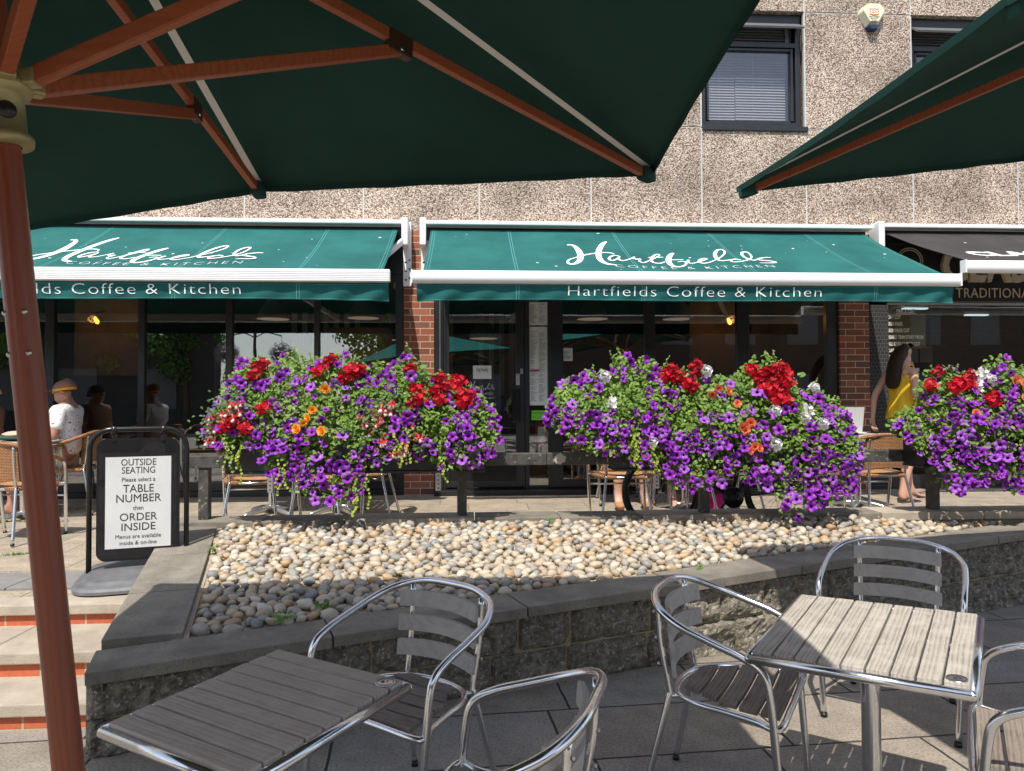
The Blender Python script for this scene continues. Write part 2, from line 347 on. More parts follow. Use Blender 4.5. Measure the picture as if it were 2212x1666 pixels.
HAIR = m_wood('dark_brown_hair', (.014, .007, .005), (.045, .021, .013), (.03, .013, .008), .6, 1, 'z', .6, .25)
YELLOW = M('yellow_top', (.70, .40, .010), (.82, .50, .02), 9, .8, bmp=.9, bscale=16, bdist=.02, stretch=(1.6, 1.6, .45))
DENIM = M('blue_denim', (.035, .075, .15), (.05, .10, .19), 30, .85)
# ================================================================== SETTING
def sheet(name, poly, zf, mat, kind='structure', sub=0):
    bm = bmesh.new(); bm.faces.new([bm.verts.new((x, y, zf(x, y))) for x, y in poly]); me = bpy.data.meshes.new(name); bm.to_mesh(me); bm.free()
    me.materials.append(mat); o = link(name, me); o['kind'] = kind; return o
sheet('ground', [(-60, -60), (60, -60), (60, 30), (-60, 30)], lambda x, y: 0, FLAG)
FA, FB = Vector((-1.605, 3.13, 0)), Vector((7.0, 6.038, 0)); FD = (FB-FA).normalized(); FN = Vector((-FD.y, FD.x, 0))   # front coping line
SA, SB = Vector((-1.605, 3.13, 0)), Vector((-2.21, 5.46, 0)); SDV = (SB-SA).normalized(); SN = Vector((SDV.y, -SDV.x, 0))
KY0, KY1, KZ = 5.45, 5.76, .627                                    # raised kerb between bed and terrace
sheet('terrace', [(-14, 4.4), (-1.82, 4.4), (-2.0, 5.3), (-2.0, 5.6), (14, 5.6), (14, 8.6), (-14, 8.6)], lambda x, y: terr(y), TERR)
t = M('x', (1, 1, 1))
# steps
mb = MB(); rr = random.Random(3)
for k, (yn, z) in enumerate(((4.24, .368), (3.79, .250), (3.46, .125))):
    x = -8.0
    xe = SA.x+(yn-SA.y)*SDV.x/SDV.y+.10
    yb = (4.57, 4.28, 3.83)[k]
    while x < xe-.02:
        ln = rr.uniform(.75, 1.05); x2 = min(x+ln, xe); dz = rr.uniform(-.003, .003)
        if xe-x2 < .3: x2 = xe
        mb.span((x+.004, yn, z-.058+dz), (x2-.004, yb, z+dz), bev=.007, mi=0); x = x2
    mb.span((-8, yn+.025, z-.128), (xe, yb, z-.055), mi=1)
o = solo('steps', mb, [CONC2, STEPBRICK], None, None, (0, 0, 0)); o['kind'] = 'structure'
mb = MB(); x = -7.6
while x < -2.3:
    mb.span((x+.003, 4.56, .30), (min(x+.6, -2.02)-.003, 4.98, terr(4.77)+.012), bev=.004); x += .6
o = solo('dark_paving', mb, DKSLAB, None, None, (0, 0, 0)); o['kind'] = 'structure'
# bed surface
def fin(x): return FA.y+(x-FA.x)*FD.y/FD.x+.30/FD.x                # inner edge of front coping
def copz(x): return .378+.0285*(x+1.605)
def bedz(x, y):
    z0 = copz(x)-.012; return z0+(.592-z0)*max(0, min(1, (y-fin(x))/max(.5, KY0-fin(x))))
mb = MB()
def bxy(u, v):
    y = 3.2+v*(KY0+.02-3.2); xl = SA.x+(y-SA.y)*SDV.x/SDV.y+.20; xr = FA.x+(y-FA.y-.1)*FD.x/FD.y; xr = max(xr, xl+.01); return Vector((xl+u*(xr-xl), y, 0))
mb.grid(bxy, 150, 60)
for i, p in enumerate(mb.v):
    mb.v[i] = Vector((p.x, p.y, bedz(p.x, p.y)-.012+.012*noise.noise(Vector((p.x*9, p.y*9, 0)))))
o = solo('gravel_bed', mb, MORTAR, None, None, (0, 0, 0)); o['kind'] = 'structure'; o.name = 'ground_bed'

# ---------------------------------------------------- retaining wall of the bed
WALL = thing('retaining_wall', 'low rough stone wall with grey coping round the cobbled bed', 'wall', (-1.605, 3.13, 0))
def stone_face(a, b, nrm, z0, z1, parent, courses):
    """rock-faced blocks along a-b, facing nrm"""
    L = (b-a).length; d = (b-a)/L; mb = MB(); rr = random.Random(5); joints = []
    for c in range(courses):
        xs = [0]; 
        while xs[-1] < L: xs.append(xs[-1]+rr.uniform(.24, .52))
        joints.append(xs)
    p_ = lambda s: (a+d*s).x
    nu, nv = int(L/.022), 22
    def fn(u, v):
        s = u*L; z = z0+v*(z1(p_(s))-z0); c = min(courses-1, int(v*courses)); ez = min((v*courses) % 1, 1-(v*courses) % 1)*(z1(p_(s))-z0)/courses
        ex = min(abs(s-x) for x in joints[c]); e = min(ez, ex); p = a+d*s
        q = Vector((s*9+c*31, z*9, 1)); h = .030*noise.noise(q)+.020*noise.noise(q*2.6)+.013*noise.noise(q*6)
        dep = (.022+h)*min(1, e/.022) if e > .007 else -.010
        return p+nrm*dep+Vector((0, 0, z))
    mb.grid(fn, nu, nv, smooth=False); return mb
base = FA+FN*.065; end = FB+FN*.065
stone_face(base+FD*.0, end, -FN, -.02, lambda x: copz(x)-.052, WALL, 2).build('stone_face', [GRANITE], WALL, True)
stone_face(SA+SN*.06+SDV*1.0+SDV*1.35, SA+SN*.055+SDV*.045, -SN, -.02, lambda x: .33, WALL, 2).build('stone_face', [GRANITE], WALL, True)
mb = MB(); mb.bar(base+FD*.07+FN*.06+Vector((0, 0, .15)), end+FN*.06+Vector((0, 0, .15+.0285*(end.x-base.x))), .11, .34); mb.build('core', [JOINT], WALL, True)
mb = MB(); s = 0; rr = random.Random(8); L = (FB-FA).length; first = True
while s < L:
    e = min(L, s+(1.02 if first else rr.uniform(.85, 1.0))); p = FA+FD*(s+.004); q = FA+FD*(e-.004)
    m2 = MB(); m2.bar(p+FN*.15+Vector((0, 0, copz(p.x)-.028)), q+FN*.15+Vector((0, 0, copz(q.x)-.028+rr.uniform(-.004, .004))), .30, .056, bev=.006)
    m2.build('coping_stone', [CONC], WALL, True); s = e; first = False
zs = lambda t: .386+(.600-.386)*t
SL = (SB-SA).length
for a, b in ((.33, .95), (.958, 1.65), (1.658, SL)):
    p = SA+SDV*a+SN*.17; q = SA+SDV*b+SN*.17; p.z = zs(a/SL)-.03; q.z = zs(b/SL)-.03
    MB().bar(p, q, .345, .06, bev=.006).build('coping_stone', [CONC], WALL, True)
p = SA+SDV*.3+SN*.33; q = SB+SN*.33; p.z = zs(.12)-.10; q.z = zs(1)-.10
MB().bar(p, q, .07, .14).build('inner_kerb', [CONC2], WALL, True)
p = SA+SDV*.1+SN*.18; q = SB+SN*.18; p.z = .15; q.z = .38
MB().bar(p, q, .24, .32).build('core', [JOINT], WALL, True)
# raised kerb that carries the railing
KERB = thing('kerb_wall', 'raised slab kerb behind the cobbles carrying the black railing', 'kerb', (-2.2, KY0, .36))
x = -2.2; rr = random.Random(4)
while x < 9:
    x2 = x+rr.uniform(.55, 1.0); m2 = MB(); m2.span((x+.004, KY0, KZ-.062), (x2-.004, KY1, KZ+rr.uniform(-.003, .003)), bev=.006)
    m2.build('kerb_slab', [CONC if rr.random() < .6 else CONC2], KERB, True); x = x2
MB().span((-2.2, KY0+.03, .30), (9, KY1-.03, KZ-.06)).build('core', [JOINT], KERB, True)

# ---------------------------------------------------- cobbles
def pebble(seed, sub):
    bm = bmesh.new(); bmesh.ops.create_icosphere(bm, subdivisions=sub, radius=1); r = random.Random(seed); off = Vector((r.uniform(0, 99),)*3)
    sx, sy, sz = r.uniform(.9, 1.25), r.uniform(.72, .95), r.uniform(.6, .8)
    for v in bm.verts:
        k = 1+.26*noise.noise(v.co*1.0+off)+.10*noise.noise(v.co*2.3+off)+.03*noise.noise(v.co*5+off); v.co = Vector((v.co.x*sx, v.co.y*sy, v.co.z*sz))*k
    bm.verts.index_update(); vs = [v.co.copy() for v in bm.verts]; fs = [[v.index for v in f.verts] for f in bm.faces]; bm.free(); return vs, fs
PCOL = [(.42, .35, .262)]*7+[(.465, .40, .315)]*6+[(.38, .30, .215)]*4+[(.26, .25, .235)]*3+[(.32, .295, .255)]*5+[(.43, .29, .16)]*2+[(.32, .22, .15), (.20, .205, .21), (.51, .46, .385), (.51, .46, .385)]
PNAME = {(.42, .35, .262): 'buff', (.465, .40, .315): 'cream', (.38, .30, .215): 'tan', (.26, .25, .235): 'dark grey', (.32, .295, .255): 'mid grey', (.43, .29, .16): 'ochre', (.32, .22, .15): 'brown', (.20, .205, .21): 'slate blue', (.51, .46, .385): 'off white'}
COB = m_attr('flint_cobble', .6)
shapes = [pebble(i, 3) for i in range(7)]; lows = [pebble(i+50, 2) for i in range(9)]
hi_me = {}
def hi_mesh(k, c):
    if (k, c) not in hi_me:
        mb = MB(); mb.add(*shapes[k], smooth=True); mb.c = [c]*len(mb.v); hi_me[k, c] = mb.mesh('cobble', COB)
    return hi_me[k, c]
pts = []; rr = random.Random(11); y = 3.3
cell = {}
def ok(x, y, d):
    i, j = int(x/.09), int(y/.09)
    for a in range(i-1, i+2):
        for b in range(j-1, j+2):
            for (px, py, pd) in cell.get((a, b), ()):
                if (px-x)**2+((py-y)*1.12)**2 < (.5*(pd+d))**2: return False
    return True
def inside(x, y):
    if y < fin(x)+.03 or y > KY0-.035: return False
    so_ = SA+SN*.40; return (Vector((x, y, 0))-so_).dot(SN) > 0
for _ in range(110000):
    x = rr.uniform(-2.1, 5.0); y = rr.uniform(3.3, 5.45)
    if not inside(x, y): continue
    d = rr.choice((.050, .056, .062, .068)) if y > fin(x)+.25 or x > 0 else rr.choice((.055, .065, .078))
    if ok(x, y, d): cell.setdefault((int(x/.09), int(y/.09)), []).append((x, y, d)); pts.append((x, y, d))
pts.sort(key=lambda p: (p[0])**2+p[1]**2)
far = MB(); far.c = []
for i, (x, y, d) in enumerate(pts):
    c = rr.choice(PCOL); az = rr.gauss(0, .5)+(1.57 if rr.random() < .25 else 0); s = d*.565*rr.uniform(.9, 1.08)
    e = Euler((rr.gauss(-.12, .25), rr.gauss(0, .25), az)); z = bedz(x, y)+s*rr.uniform(.12, .34)
    if i < 300:
        o = link('cobble', hi_mesh(rr.randrange(7), c)); o.location = (x, y, z); o.rotation_euler = e; o.scale = (s, s, s)
        tag(o, 'rounded %s cobble set in mortar near the front of the bed' % PNAME[c], 'cobble', 'cobbles in the sloping bed')
    else:
        vs, fs = rr.choice(lows); Mx = Matrix.LocRotScale(Vector((x, y, z)), e, Vector((s, s, s)))
        far.add([Mx @ v for v in vs], fs, smooth=True); k = rr.uniform(.88, 1.1); far.c += [tuple(q*k for q in c)]*len(vs)
o = solo('cobbles', far, COB, 'rounded cream and grey cobbles covering the back of the bed', 'cobbles', (0, 5.4, .5)); o['kind'] = 'stuff'
print('cobbles', len(pts))
gr = MB()
for _ in range(1500):
    x = rr.uniform(-2.1, 5.0); y = rr.uniform(3.3, 5.44)
    if not inside(x, y): continue
    s = rr.uniform(.004, .011); p = Vector((x, y, bedz(x, y)+.004)); q = [p+Vector((rr.uniform(-1, 1), rr.uniform(-1, 1), rr.uniform(-.4, 1)))*s for _ in range(4)]
    gr.add(q, [[0, 1, 2], [0, 2, 3], [0, 3, 1], [1, 3, 2]], rr.randrange(3))
o = solo('grit', gr, [M('brown_grit', (.16, .10, .06), rough=.9), M('dry_leaf_crumb', (.36, .22, .09), rough=.9), M('pale_grit', (.5, .45, .38), rough=.9)], 'grit and dry leaf crumbs lying between the cobbles', 'grit', (0, 5, .45)); o['kind'] = 'stuff'

# ================================================================== BUILDING
BY = 8.2
BLD = thing('cafe_building', 'pebble panelled building with brick piers and black cafe shopfront', 'building', (0, BY, .46))
XJ = [-9.04, -7.74, -6.44, -5.14, -3.84, -2.51, -1.19, .12, 1.41, 2.71, 3.96, 5.26, 6.56, 7.86, 9.16]
ZJ = [(3.44, 4.685), (4.70, 6.075), (6.09, 7.45)]
for r_, (z0, z1) in enumerate(ZJ):
    for i in range(len(XJ)-1):
        if r_ == 1 and i in (9, 11): continue
        MB().span((XJ[i]+.009, BY, z0), (XJ[i+1]-.009, BY+.14, z1), bev=.004).build('wall_panel', [AGG], BLD, True)
SEAL = M('pale_sealant', (.45, .44, .43), (.55, .54, .52), 20, .7)
mb = MB()
for x in XJ[1:-1]:
    for k, (z0, z1) in enumerate(ZJ): mb.span((x-.0085, BY+.006, z0), (x+.0085, BY+.05, z1))
for (x0, x1) in ((XJ[0], XJ[9]), (XJ[10], XJ[11]), (XJ[12], XJ[-1])):
    mb.span((x0, BY+.007, 4.686), (x1, BY+.05, 4.699)); mb.span((x0, BY+.007, 6.076), (x1, BY+.05, 6.089))
mb.build('joint_sealant', [SEAL], BLD, True)
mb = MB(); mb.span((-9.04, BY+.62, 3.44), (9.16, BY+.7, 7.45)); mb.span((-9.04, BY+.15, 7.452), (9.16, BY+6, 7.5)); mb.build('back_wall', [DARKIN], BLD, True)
for x0, x1 in ((-.735, -.395), (4.33, 4.685)):
    MB().span((x0, BY-.012, .40), (x1, BY+.3, 3.438)).build('brick_pillar', [BRICK], BLD, True)
mb = MB()
for x0, x1 in ((-9, -.737), (-.393, 4.328)): mb.span((x0, BY+.02, 2.95), (x1, BY+.3, 3.437))
mb.build('fascia_board', [FRAMEB], BLD, True)
LILAC = M('lilac_blind', (.44, .40, .41), (.48, .44, .45), 3, .7)
def upper_window(x0, x1, full):
    w_ = MB(); z0, z1 = 4.70, 6.075; yf = BY+.10
    w_.span((x0+.012, BY-.025, z0-.045), (x1+.02, BY+.16, z0+.012), bev=.004)      # sill
    for a, b in (((x0+.012, z0+.012), (x0+.075, z1)), ((x1-.085, z0+.012), (x1-.02, z1)), ((x0+.075, z0+.012), (x1-.085, z0+.09)), ((x0+.075, 5.69), (x1-.085, 5.745)), ((x0+.075, z1-.1), (x1-.085, z1))):
        w_.span((a[0], yf-.03, a[1]), (b[0], yf+.06, b[1]), bev=.004)
    w_.span((x0+.10, yf-.005, z0+.115), (x0+.125, yf+.05, 5.68)); w_.span((x1-.135, yf-.02, z0+.115), (x1-.11, yf+.05, 5.68)); w_.span((x0+.125, yf-.005, z0+.092), (x1-.135, yf+.05, z0+.118)); w_.span((x0+.125, yf-.012, 5.655), (x1-.135, yf+.05, 5.68))
    fr = w_.build('window', [FRAMEB], BLD, True)
    MB().span((x0+.126, yf+.018, z0+.119), (x1-.136, yf+.026, 5.654)).build('pane', [GLASSUP], fr, True)
    b = MB(); nb = 25
    for k in range(nb):
        z = 4.83+k*.033; xm = x0+.5
        for xa, xb, dz in ((x0+.12, xm-.004, 0), (xm+.004, x1-.13, .006)):
            tl = .0125 if k < 18 else .006
            b.add([(xa, yf+.15, z+dz-tl), (xb, yf+.15, z+dz-tl), (xb, yf+.165, z+dz+tl), (xa, yf+.165, z+dz+tl)], [[0, 1, 2, 3]])
    for xs in (x0+.3, x0+.72): b.span((xs-.001, yf+.146, 4.82), (xs+.001, yf+.148, 5.65))
    b.build('blind', [LILAC], fr, True)
    h = MB(); h.add([(x0+.03, yf-.02, 5.985), (x1-.04, yf-.02, 5.985), (x1-.04, yf-.19, 5.865), (x0+.03, yf-.19, 5.865), (x0+.03, yf-.02, 5.965), (x1-.04, yf-.02, 5.965), (x1-.04, yf-.18, 5.845), (x0+.03, yf-.18, 5.845)], [[0, 1, 2, 3], [7, 6, 5, 4], [3, 2, 6, 7], [0, 3, 7, 4], [1, 5, 6, 2]])
    h.build('vent_hood', [GREYFRAME], fr, True)
    lv = MB()
    for k in range(6): lv.span((x0+.10, yf+.02, 5.765+k*.034), (x1-.11, yf+.05, 5.777+k*.034))
    lv.span((x1-.19, yf, 5.75), (x1-.15, yf+.015, 5.95)); lv.build('vent_louvre', [GREYFRAME], fr, True)
upper_window(XJ[9], XJ[10], True); upper_window(XJ[11], XJ[12], False)
# ---- ground floor shopfront
def shop_window(x0, x1, z0, z1, mull, parent, rail=.10, pane=True, name='shop_window'):
    m_ = MB(); y0, y1 = BY+.03, BY+.10
    m_.span((x0, y0, z0), (x1, y1, z0+rail), bev=.004); m_.span((x0, y0, z1-.08), (x1, y1, z1), bev=.004)
    for a, b in mull: m_.span((a, y0-.004, z0+rail), (b, y1+.004, z1-.08), bev=.004)
    fr = m_.build(name, [FRAMEB], parent, True)
    for (a0, a), (b, b1) in zip(mull[:-1], mull[1:]):
        MB().span((a-.004, y0+.03, z0+rail-.004), (b+.004, y0+.038, z1-.084)).build('pane', [GLASS], fr, True)
    return fr
shop_window(-8.2, -.74, .52, 2.95, [(-8.2, -8.1), (-7.45, -7.39), (-6.5, -6.43), (-5.55, -5.48), (-4.66, -4.565), (-3.665, -3.595), (-2.715, -2.64), (-1.74, -1.68), (-.83, -.742)], BLD)
MB().span((-8.2, BY-.02, .38), (-.74, BY+.11, .518), bev=.005).build('plinth', [FRAMEB], BLD, True)
MB().span((-.39, BY-.14, .38), (4.325, BY+.11, .512), bev=.005).build('plinth', [FRAMEB], BLD, True)
shop_window(.93, 4.325, .52, 2.95, [(.93, 1.075), (2.027, 2.151), (3.121, 3.264), (4.19, 4.325)], BLD, .09)
shop_window(.64, .93, .514, 2.95, [(.64, .687), (.905, .93)], BLD, .03, name='side_light')
m_ = MB()
for a, b, y in ((-.393, -.335, BY), (-.322, -.295, BY+.02), (-.29, -.262, BY+.035)): m_.span((a, y, .514), (b, BY+.11, 2.95), bev=.003)
m_.span((-.393, BY+.03, 2.86), (.64, BY+.1, 2.949))
m_.build('door_frame', [FRAMEB], BLD, True)
MB().span((-.333, BY-.004, .52), (-.324, BY+.05, 2.94)).build('metal_strip', [ALUD], BLD, True)
d_ = MB(); yd = BY+.045
d_.span((-.26, yd, .53), (-.225, yd+.05, 2.855), bev=.003); d_.span((.535, yd, .53), (.636, yd+.05, 2.855), bev=.003)
d_.span((-.225, yd, .53), (.535, yd+.05, .60), bev=.003); d_.span((-.225, yd, 2.76), (.535, yd+.05, 2.855), bev=.003); d_.span((-.225, yd, .86), (.535, yd+.05, .925), bev=.003)
DOOR = d_.build('door', [FRAMEB], BLD, True)
MB().span((-.229, yd+.02, .921), (.539, yd+.028, 2.764)).build('pane', [GLASS], DOOR, True)
MB().span((-.229, yd+.02, .596), (.539, yd+.028, .864)).build('kick_plate', [BLACKP], DOOR, True)
def plate(px0, py0, px1, py1, y, th=.004): 
    a = at(px0, py0, Y=y); b = at(px1, py1, Y=y); return Vector((a.x, y-th, b.z)), Vector((b.x, y, a.z))
a, b = plate(1105, 841, 1124, 912, yd-.002, .035); MB().span(a, b, bev=.008).build('handle', [BLACKP], DOOR, True)
a, b = plate(1114.6, 808, 1122.3, 832, yd-.001); MB().span(a, b).build('pull_plate', [ALUD], DOOR, True)
put_text('pull_lettering', text_mesh('P\nU\nL\nL', .035, .001, lines=.72), INK, DOOR, Matrix.Translation(Vector(((a.x+b.x)/2, a.y-.002, b.z-.030))-BLD.location) @ STAND)
a, b = plate(1123.7, 796, 1129.9, 808.4, yd-.001); MB().span(a, b).build('lock', [ALU], DOOR, True)
# interior
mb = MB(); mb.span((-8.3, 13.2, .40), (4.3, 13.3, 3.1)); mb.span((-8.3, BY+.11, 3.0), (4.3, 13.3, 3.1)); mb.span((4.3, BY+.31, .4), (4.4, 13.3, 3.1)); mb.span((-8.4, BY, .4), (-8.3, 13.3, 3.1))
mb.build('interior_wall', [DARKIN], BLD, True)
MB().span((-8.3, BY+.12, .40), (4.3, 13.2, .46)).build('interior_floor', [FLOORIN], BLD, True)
mb = MB()
for k in range(26):
    x = -2.9+k*.17
    if k % 9 < 7: mb.span((x, 12.0, 1.6), (x+.085, 12.04, 2.98))
mb.build('slatted_screen', [SLATIN], BLD, True)
# lamps seen through the glass
SHADE = M('grey_lamp_shade', (.10, .10, .09), rough=.5); SHADEIN = m_emit('lit_shade_lining', (.75, .55, .36), .22)
def pendant(px, py, y, lab):
    p = at(px, py, Y=y); t_ = thing('pendant_lamp', lab, 'lamp', p, group='pendant lamps in the cafe')
    MB().lathe([(.05, .36), (.055, .30), (.10, .24), (.19, .10), (.225, 0)]).build('lamp_shade', [SHADE], t_)
    MB().lathe([(.222, .004), (.205, .006), (.17, .05)]).build('shade_rim', [SHADEIN], t_)
    MB().tube([(0, 0, .36), (0, 0, 3.0-p.z)], .006, 6).build('cord', [BLACKIRON], t_)
for px, py, y, lab in ((1280, 690, 10.2, 'grey cone pendant lamp behind glass right of the menus'), (1465, 690, 10.2, 'grey cone pendant lamp behind glass over middle flower trough'), (590, 690, 10.2, 'dim cone pendant lamp behind glass under left awning word Kitchen'), (785, 688, 10.2, 'dim cone pendant lamp behind last pane before the brick pier'), (832, 735, 11.2, 'low far pendant lamp in pane beside the brick pier'), (1045, 732, 11.2, 'low far pendant lamp seen through the cafe door glass')): pendant(px, py, y, lab)
def bulb(px, py, y, lab):
    p = at(px, py, Y=y); t_ = thing('wall_light', lab, 'light', p, group='lit filament bulbs in the cafe')
    Mx = Matrix.Rotation(R(-25), 4, 'Y')
    MB().lathe([(.001, -.055), (.022, -.04), (.028, -.01), (.018, .03), (.012, .045)], n=12, M=Mx).build('bulb', [BULB], t_)
    ld = bpy.data.lights.new('glow', 'POINT'); ld.energy = 2.2; ld.color = (1, .45, .12); ld.shadow_soft_size = .05; lo_ = bpy.data.objects.new('glow', ld); COL.objects.link(lo_); lo_.parent = t_; lo_.location = (0, -.12, 0)
    MB().span((-.45, .34, -.7), (.45, .36, .75)).build('glow_catcher', [M('brown_catcher', (.09, .06, .04), (.13, .085, .055), 6, .7)], t_)  # added board behind the bulb to catch its warm glow
    MB().tube([(-.018, 0, .045), (-.04, .1, .12), (-.06, .3, .15)], .012, 8).build('arm', [BLACKIRON], t_)
bulb(208, 692, 9.6, 'glowing amber filament bulb behind left window near the pole'); bulb(1575, 694, 9.8, 'glowing amber bulb left of the right window mullion'); bulb(1690, 668, 9.8, 'glowing amber bulb in last cafe pane under awning'); bulb(768, 823, 9.8, 'tiny amber bulb just above the left flowers')
p = at(1720, 715, Y=9.9); t_ = thing('picture', 'dark framed picture on the wall in last cafe pane', 'picture', p)
f_ = MB(); f_.span((-.2, -.01, -.25), (.2, .02, .25)); f_.build('frame', [BLACKP], t_); MB().span((-.15, -.014, -.2), (.15, -.011, .2)).build('print', [SLATIN], t_)
# fire extinguisher behind the side light
p = at(1170, 966, Y=BY+.25); REDP = M('red_paint', (.45, .015, .02), rough=.3)
t_ = thing('fire_extinguisher', 'red fire extinguisher standing behind the narrow glass by the door', 'extinguisher', p)
MB().lathe([(.001, 0), (.07, 0), (.075, .015), (.075, .28), (.06, .32), (.025, .345), (.025, .36)]).build('cylinder', [REDP], t_)
e_ = MB(); e_.box((0, 0, .385), (.035, .09, .035), bev=.004); e_.box((0, -.05, .41), (.02, .12, .015)); e_.build('valve', [BLACKP], t_)
MB().tube(crom([(.02, -.03, .38), (.085, -.02, .34), (.088, 0, .2), (.085, 0, .08)], 5), .01, 8).build('hose', [BLACKP], t_)
MB().grid(lambda u, v: (.0765*math.sin(-.7+u*1.2), -.0765*math.cos(-.7+u*1.2), .06+v*.18), 8, 2).build('instruction_label', [WHITEV], t_)
# papers on the glass
def paper(px0, py0, px1, py1, name, lab, cat, y, mat=PAPER):
    a, b = plate(px0, py0, px1, py1, y, .0015); t_ = thing(name, lab, cat, Vector(((a.x+b.x)/2, y, a.z)))
    MB().span(a, b).build('sheet', [mat], t_, True); return t_, a, b
def lines(t_, a, b, rows, seed, y0=.06, cols=2, mat=INK, thick=.35):
    r_ = random.Random(seed); mb = MB(); W = b.x-a.x; H = b.z-a.z
    for i in range(rows):
        z = b.z-H*(y0+(1-y0-.03)*i/rows); h = H/rows*thick
        for c in range(cols):
            if r_.random() < .16: continue
            x = a.x+W*(.06+c*.9/cols); mb.span((x, a.y-.0012, z-h), (x+W/cols*r_.uniform(.35, .8), a.y-.0003, z))
    mb.build('print', [mat], t_, True)
GREYINK = M('grey_ink', (.22, .22, .22), rough=.7)
gy = BY+.055
t_, a, b = paper(1143, 653, 1182.6, 702.8, 'menu_sheet', 'short printed menu sheet at the top of the door side glass', 'menu', gy); lines(t_, a, b, 20, 1, mat=GREYINK)
t_, a, b = paper(1143.5, 706, 1183, 875.6, 'menu_sheet', 'tall printed menu strip with red bar below the short menu', 'menu', gy); lines(t_, a, b, 62, 2, mat=GREYINK)
z = at(1150, 800.5, Y=gy).z; MB().span((a.x+.01, gy-.004, z-.012), (a.x+.11, gy-.0018, z+.012)).build('red_bar', [M('red_print', (.42, .03, .06))], t_, True)
t_, a, b = paper(1217, 752, 1237, 780, 'notice', 'small white notice taped inside the window right of the menus', 'notice', gy); lines(t_, a, b, 9, 3, y0=.25, cols=1, mat=GREYINK)
t_, a, b = paper(1021.7, 790, 1061.6, 818.7, 'notice', 'white Dog Friendly notice on the cafe door glass', 'notice', yd+.012)
put_text('lettering', text_mesh('Dog Friendly', .06, .001, width=.13), INK, t_, Matrix.Translation((0, -.004, .085)) @ STAND)
GREEN = M('green_sticker', (.16, .62, .04), rough=.5)
t_, a, b = paper(1148, 887, 1183, 907.5, 'hygiene_sticker', 'green food hygiene rating sticker under the tall menu strip', 'sticker', gy, GREEN)
MB().span((a.x, a.y-.001, b.z), (b.x, gy, b.z+.028)).build('header', [BLACKP], t_, True)
put_text('lettering', text_mesh('FOOD HYGIENE RATING', .03, .001, width=.17), INK, t_, Matrix.Translation((0, -.004, .072)) @ STAND)
put_text('lettering', text_mesh('0 1 2 3 4 5', .045, .001, width=.15), INK, t_, Matrix.Translation((0, -.004, .02)) @ STAND)
# ================================================================== AWNINGS
AYB, AZB, AYF, AZF = 8.06, 3.425, 6.64, 2.70                       # fabric: back edge and front edge
ASL = (AZB-AZF)/(AYB-AYF)
def on_fab(px, py, dz=0, sl=ASL):
    d = ray(px, py); z0 = AZF+dz; t = (z0-sl*AYF-EYE.z+sl*EYE.y)/(d.z-sl*d.y); p = EYE+d*t
    return p.x, (p.y-AYF)/(AYB-AYF)
# hand lettered name: centre lines with widths, traced once, in fabric coordinates
STROKES = [
 [(202,130,9),(238,130,14),(268,146,22),(294,180,30),(304,215,30),(294,250,26),(262,272,20),(226,274,16),(208,258,13),(220,238,10),(262,224,9),(330,207,9),(410,194,9),(480,189,9),(530,193,9),(552,202,7)],
 [(492,114,12),(464,132,24),(440,170,28),(437,215,28),(455,250,26),(500,276,20),(572,286,8)],
 [(588,216,7),(556,211,8),(522,222,13),(514,240,12),(538,250,10),(570,238,9),(590,220,9),(584,238,12),(606,250,10),(644,246,8),(684,230,8),(700,222,10),(694,234,9),(724,239,13),(744,238,10),(736,254,10),(768,266,9),(806,250,8),(860,222,8),(884,206,8),(878,197,8),(854,201,10),(830,226,15),(826,250,14),(846,264,12),(890,268,9),(926,256,8)],
 [(800,224,8),(850,221,8),(916,219,8)],
 [(988,188,14),(966,204,24),(952,235,26),(958,268,26),(986,292,20),(1030,300,14),(1070,288,12),(1082,268,10),(1062,254,8),(1018,258,7)],
 [(940,244,7),(1000,241,8),(1062,240,8)],
 [(1098,244,13),(1094,262,13),(1118,272,9),(1160,266,8),(1206,250,8),(1234,238,8),(1214,232,9),(1184,244,13),(1178,262,13),(1206,272,11),(1250,266,8),(1310,240,8),(1352,212,9),(1366,188,10),(1346,171,11),(1312,173,14),(1294,196,18),(1302,230,18),(1334,252,14),(1384,250,9),(1430,242,8),(1482,246,9),(1440,240,9),(1412,252,11),(1430,264,10),(1490,258,9),(1552,238,9),(1560,212,10),(1530,186,10),(1496,188,13),(1494,208,14),(1530,234,13),(1580,248,10),(1608,238,7)],
 [(1104,226,13),(1114,229,13)],
 [(1706,226,9),(1668,226,10),(1622,234,12),(1614,244,13),(1650,250,12),(1706,256,12),(1742,266,11),(1712,272,9),(1622,271,6)]]
def logo_uv():
    out = []
    for st in STROKES:
        o = []
        for x, y, wd in st:
            px, py = (2150+x*.5425)/1.84448, (900+y*.5425)/1.84448
            u, v = on_fab(px, py); o.append((u, v*(AYB-AYF)*math.sqrt(1+ASL*ASL), wd*.0021))
        out.append(o)
    return out
LOGO = logo_uv()
LX0 = min(p[0] for s in LOGO for p in s); LX1 = max(p[0] for s in LOGO for p in s); LV0 = min(p[1] for s in LOGO for p in s); LV1 = max(p[1] for s in LOGO for p in s)
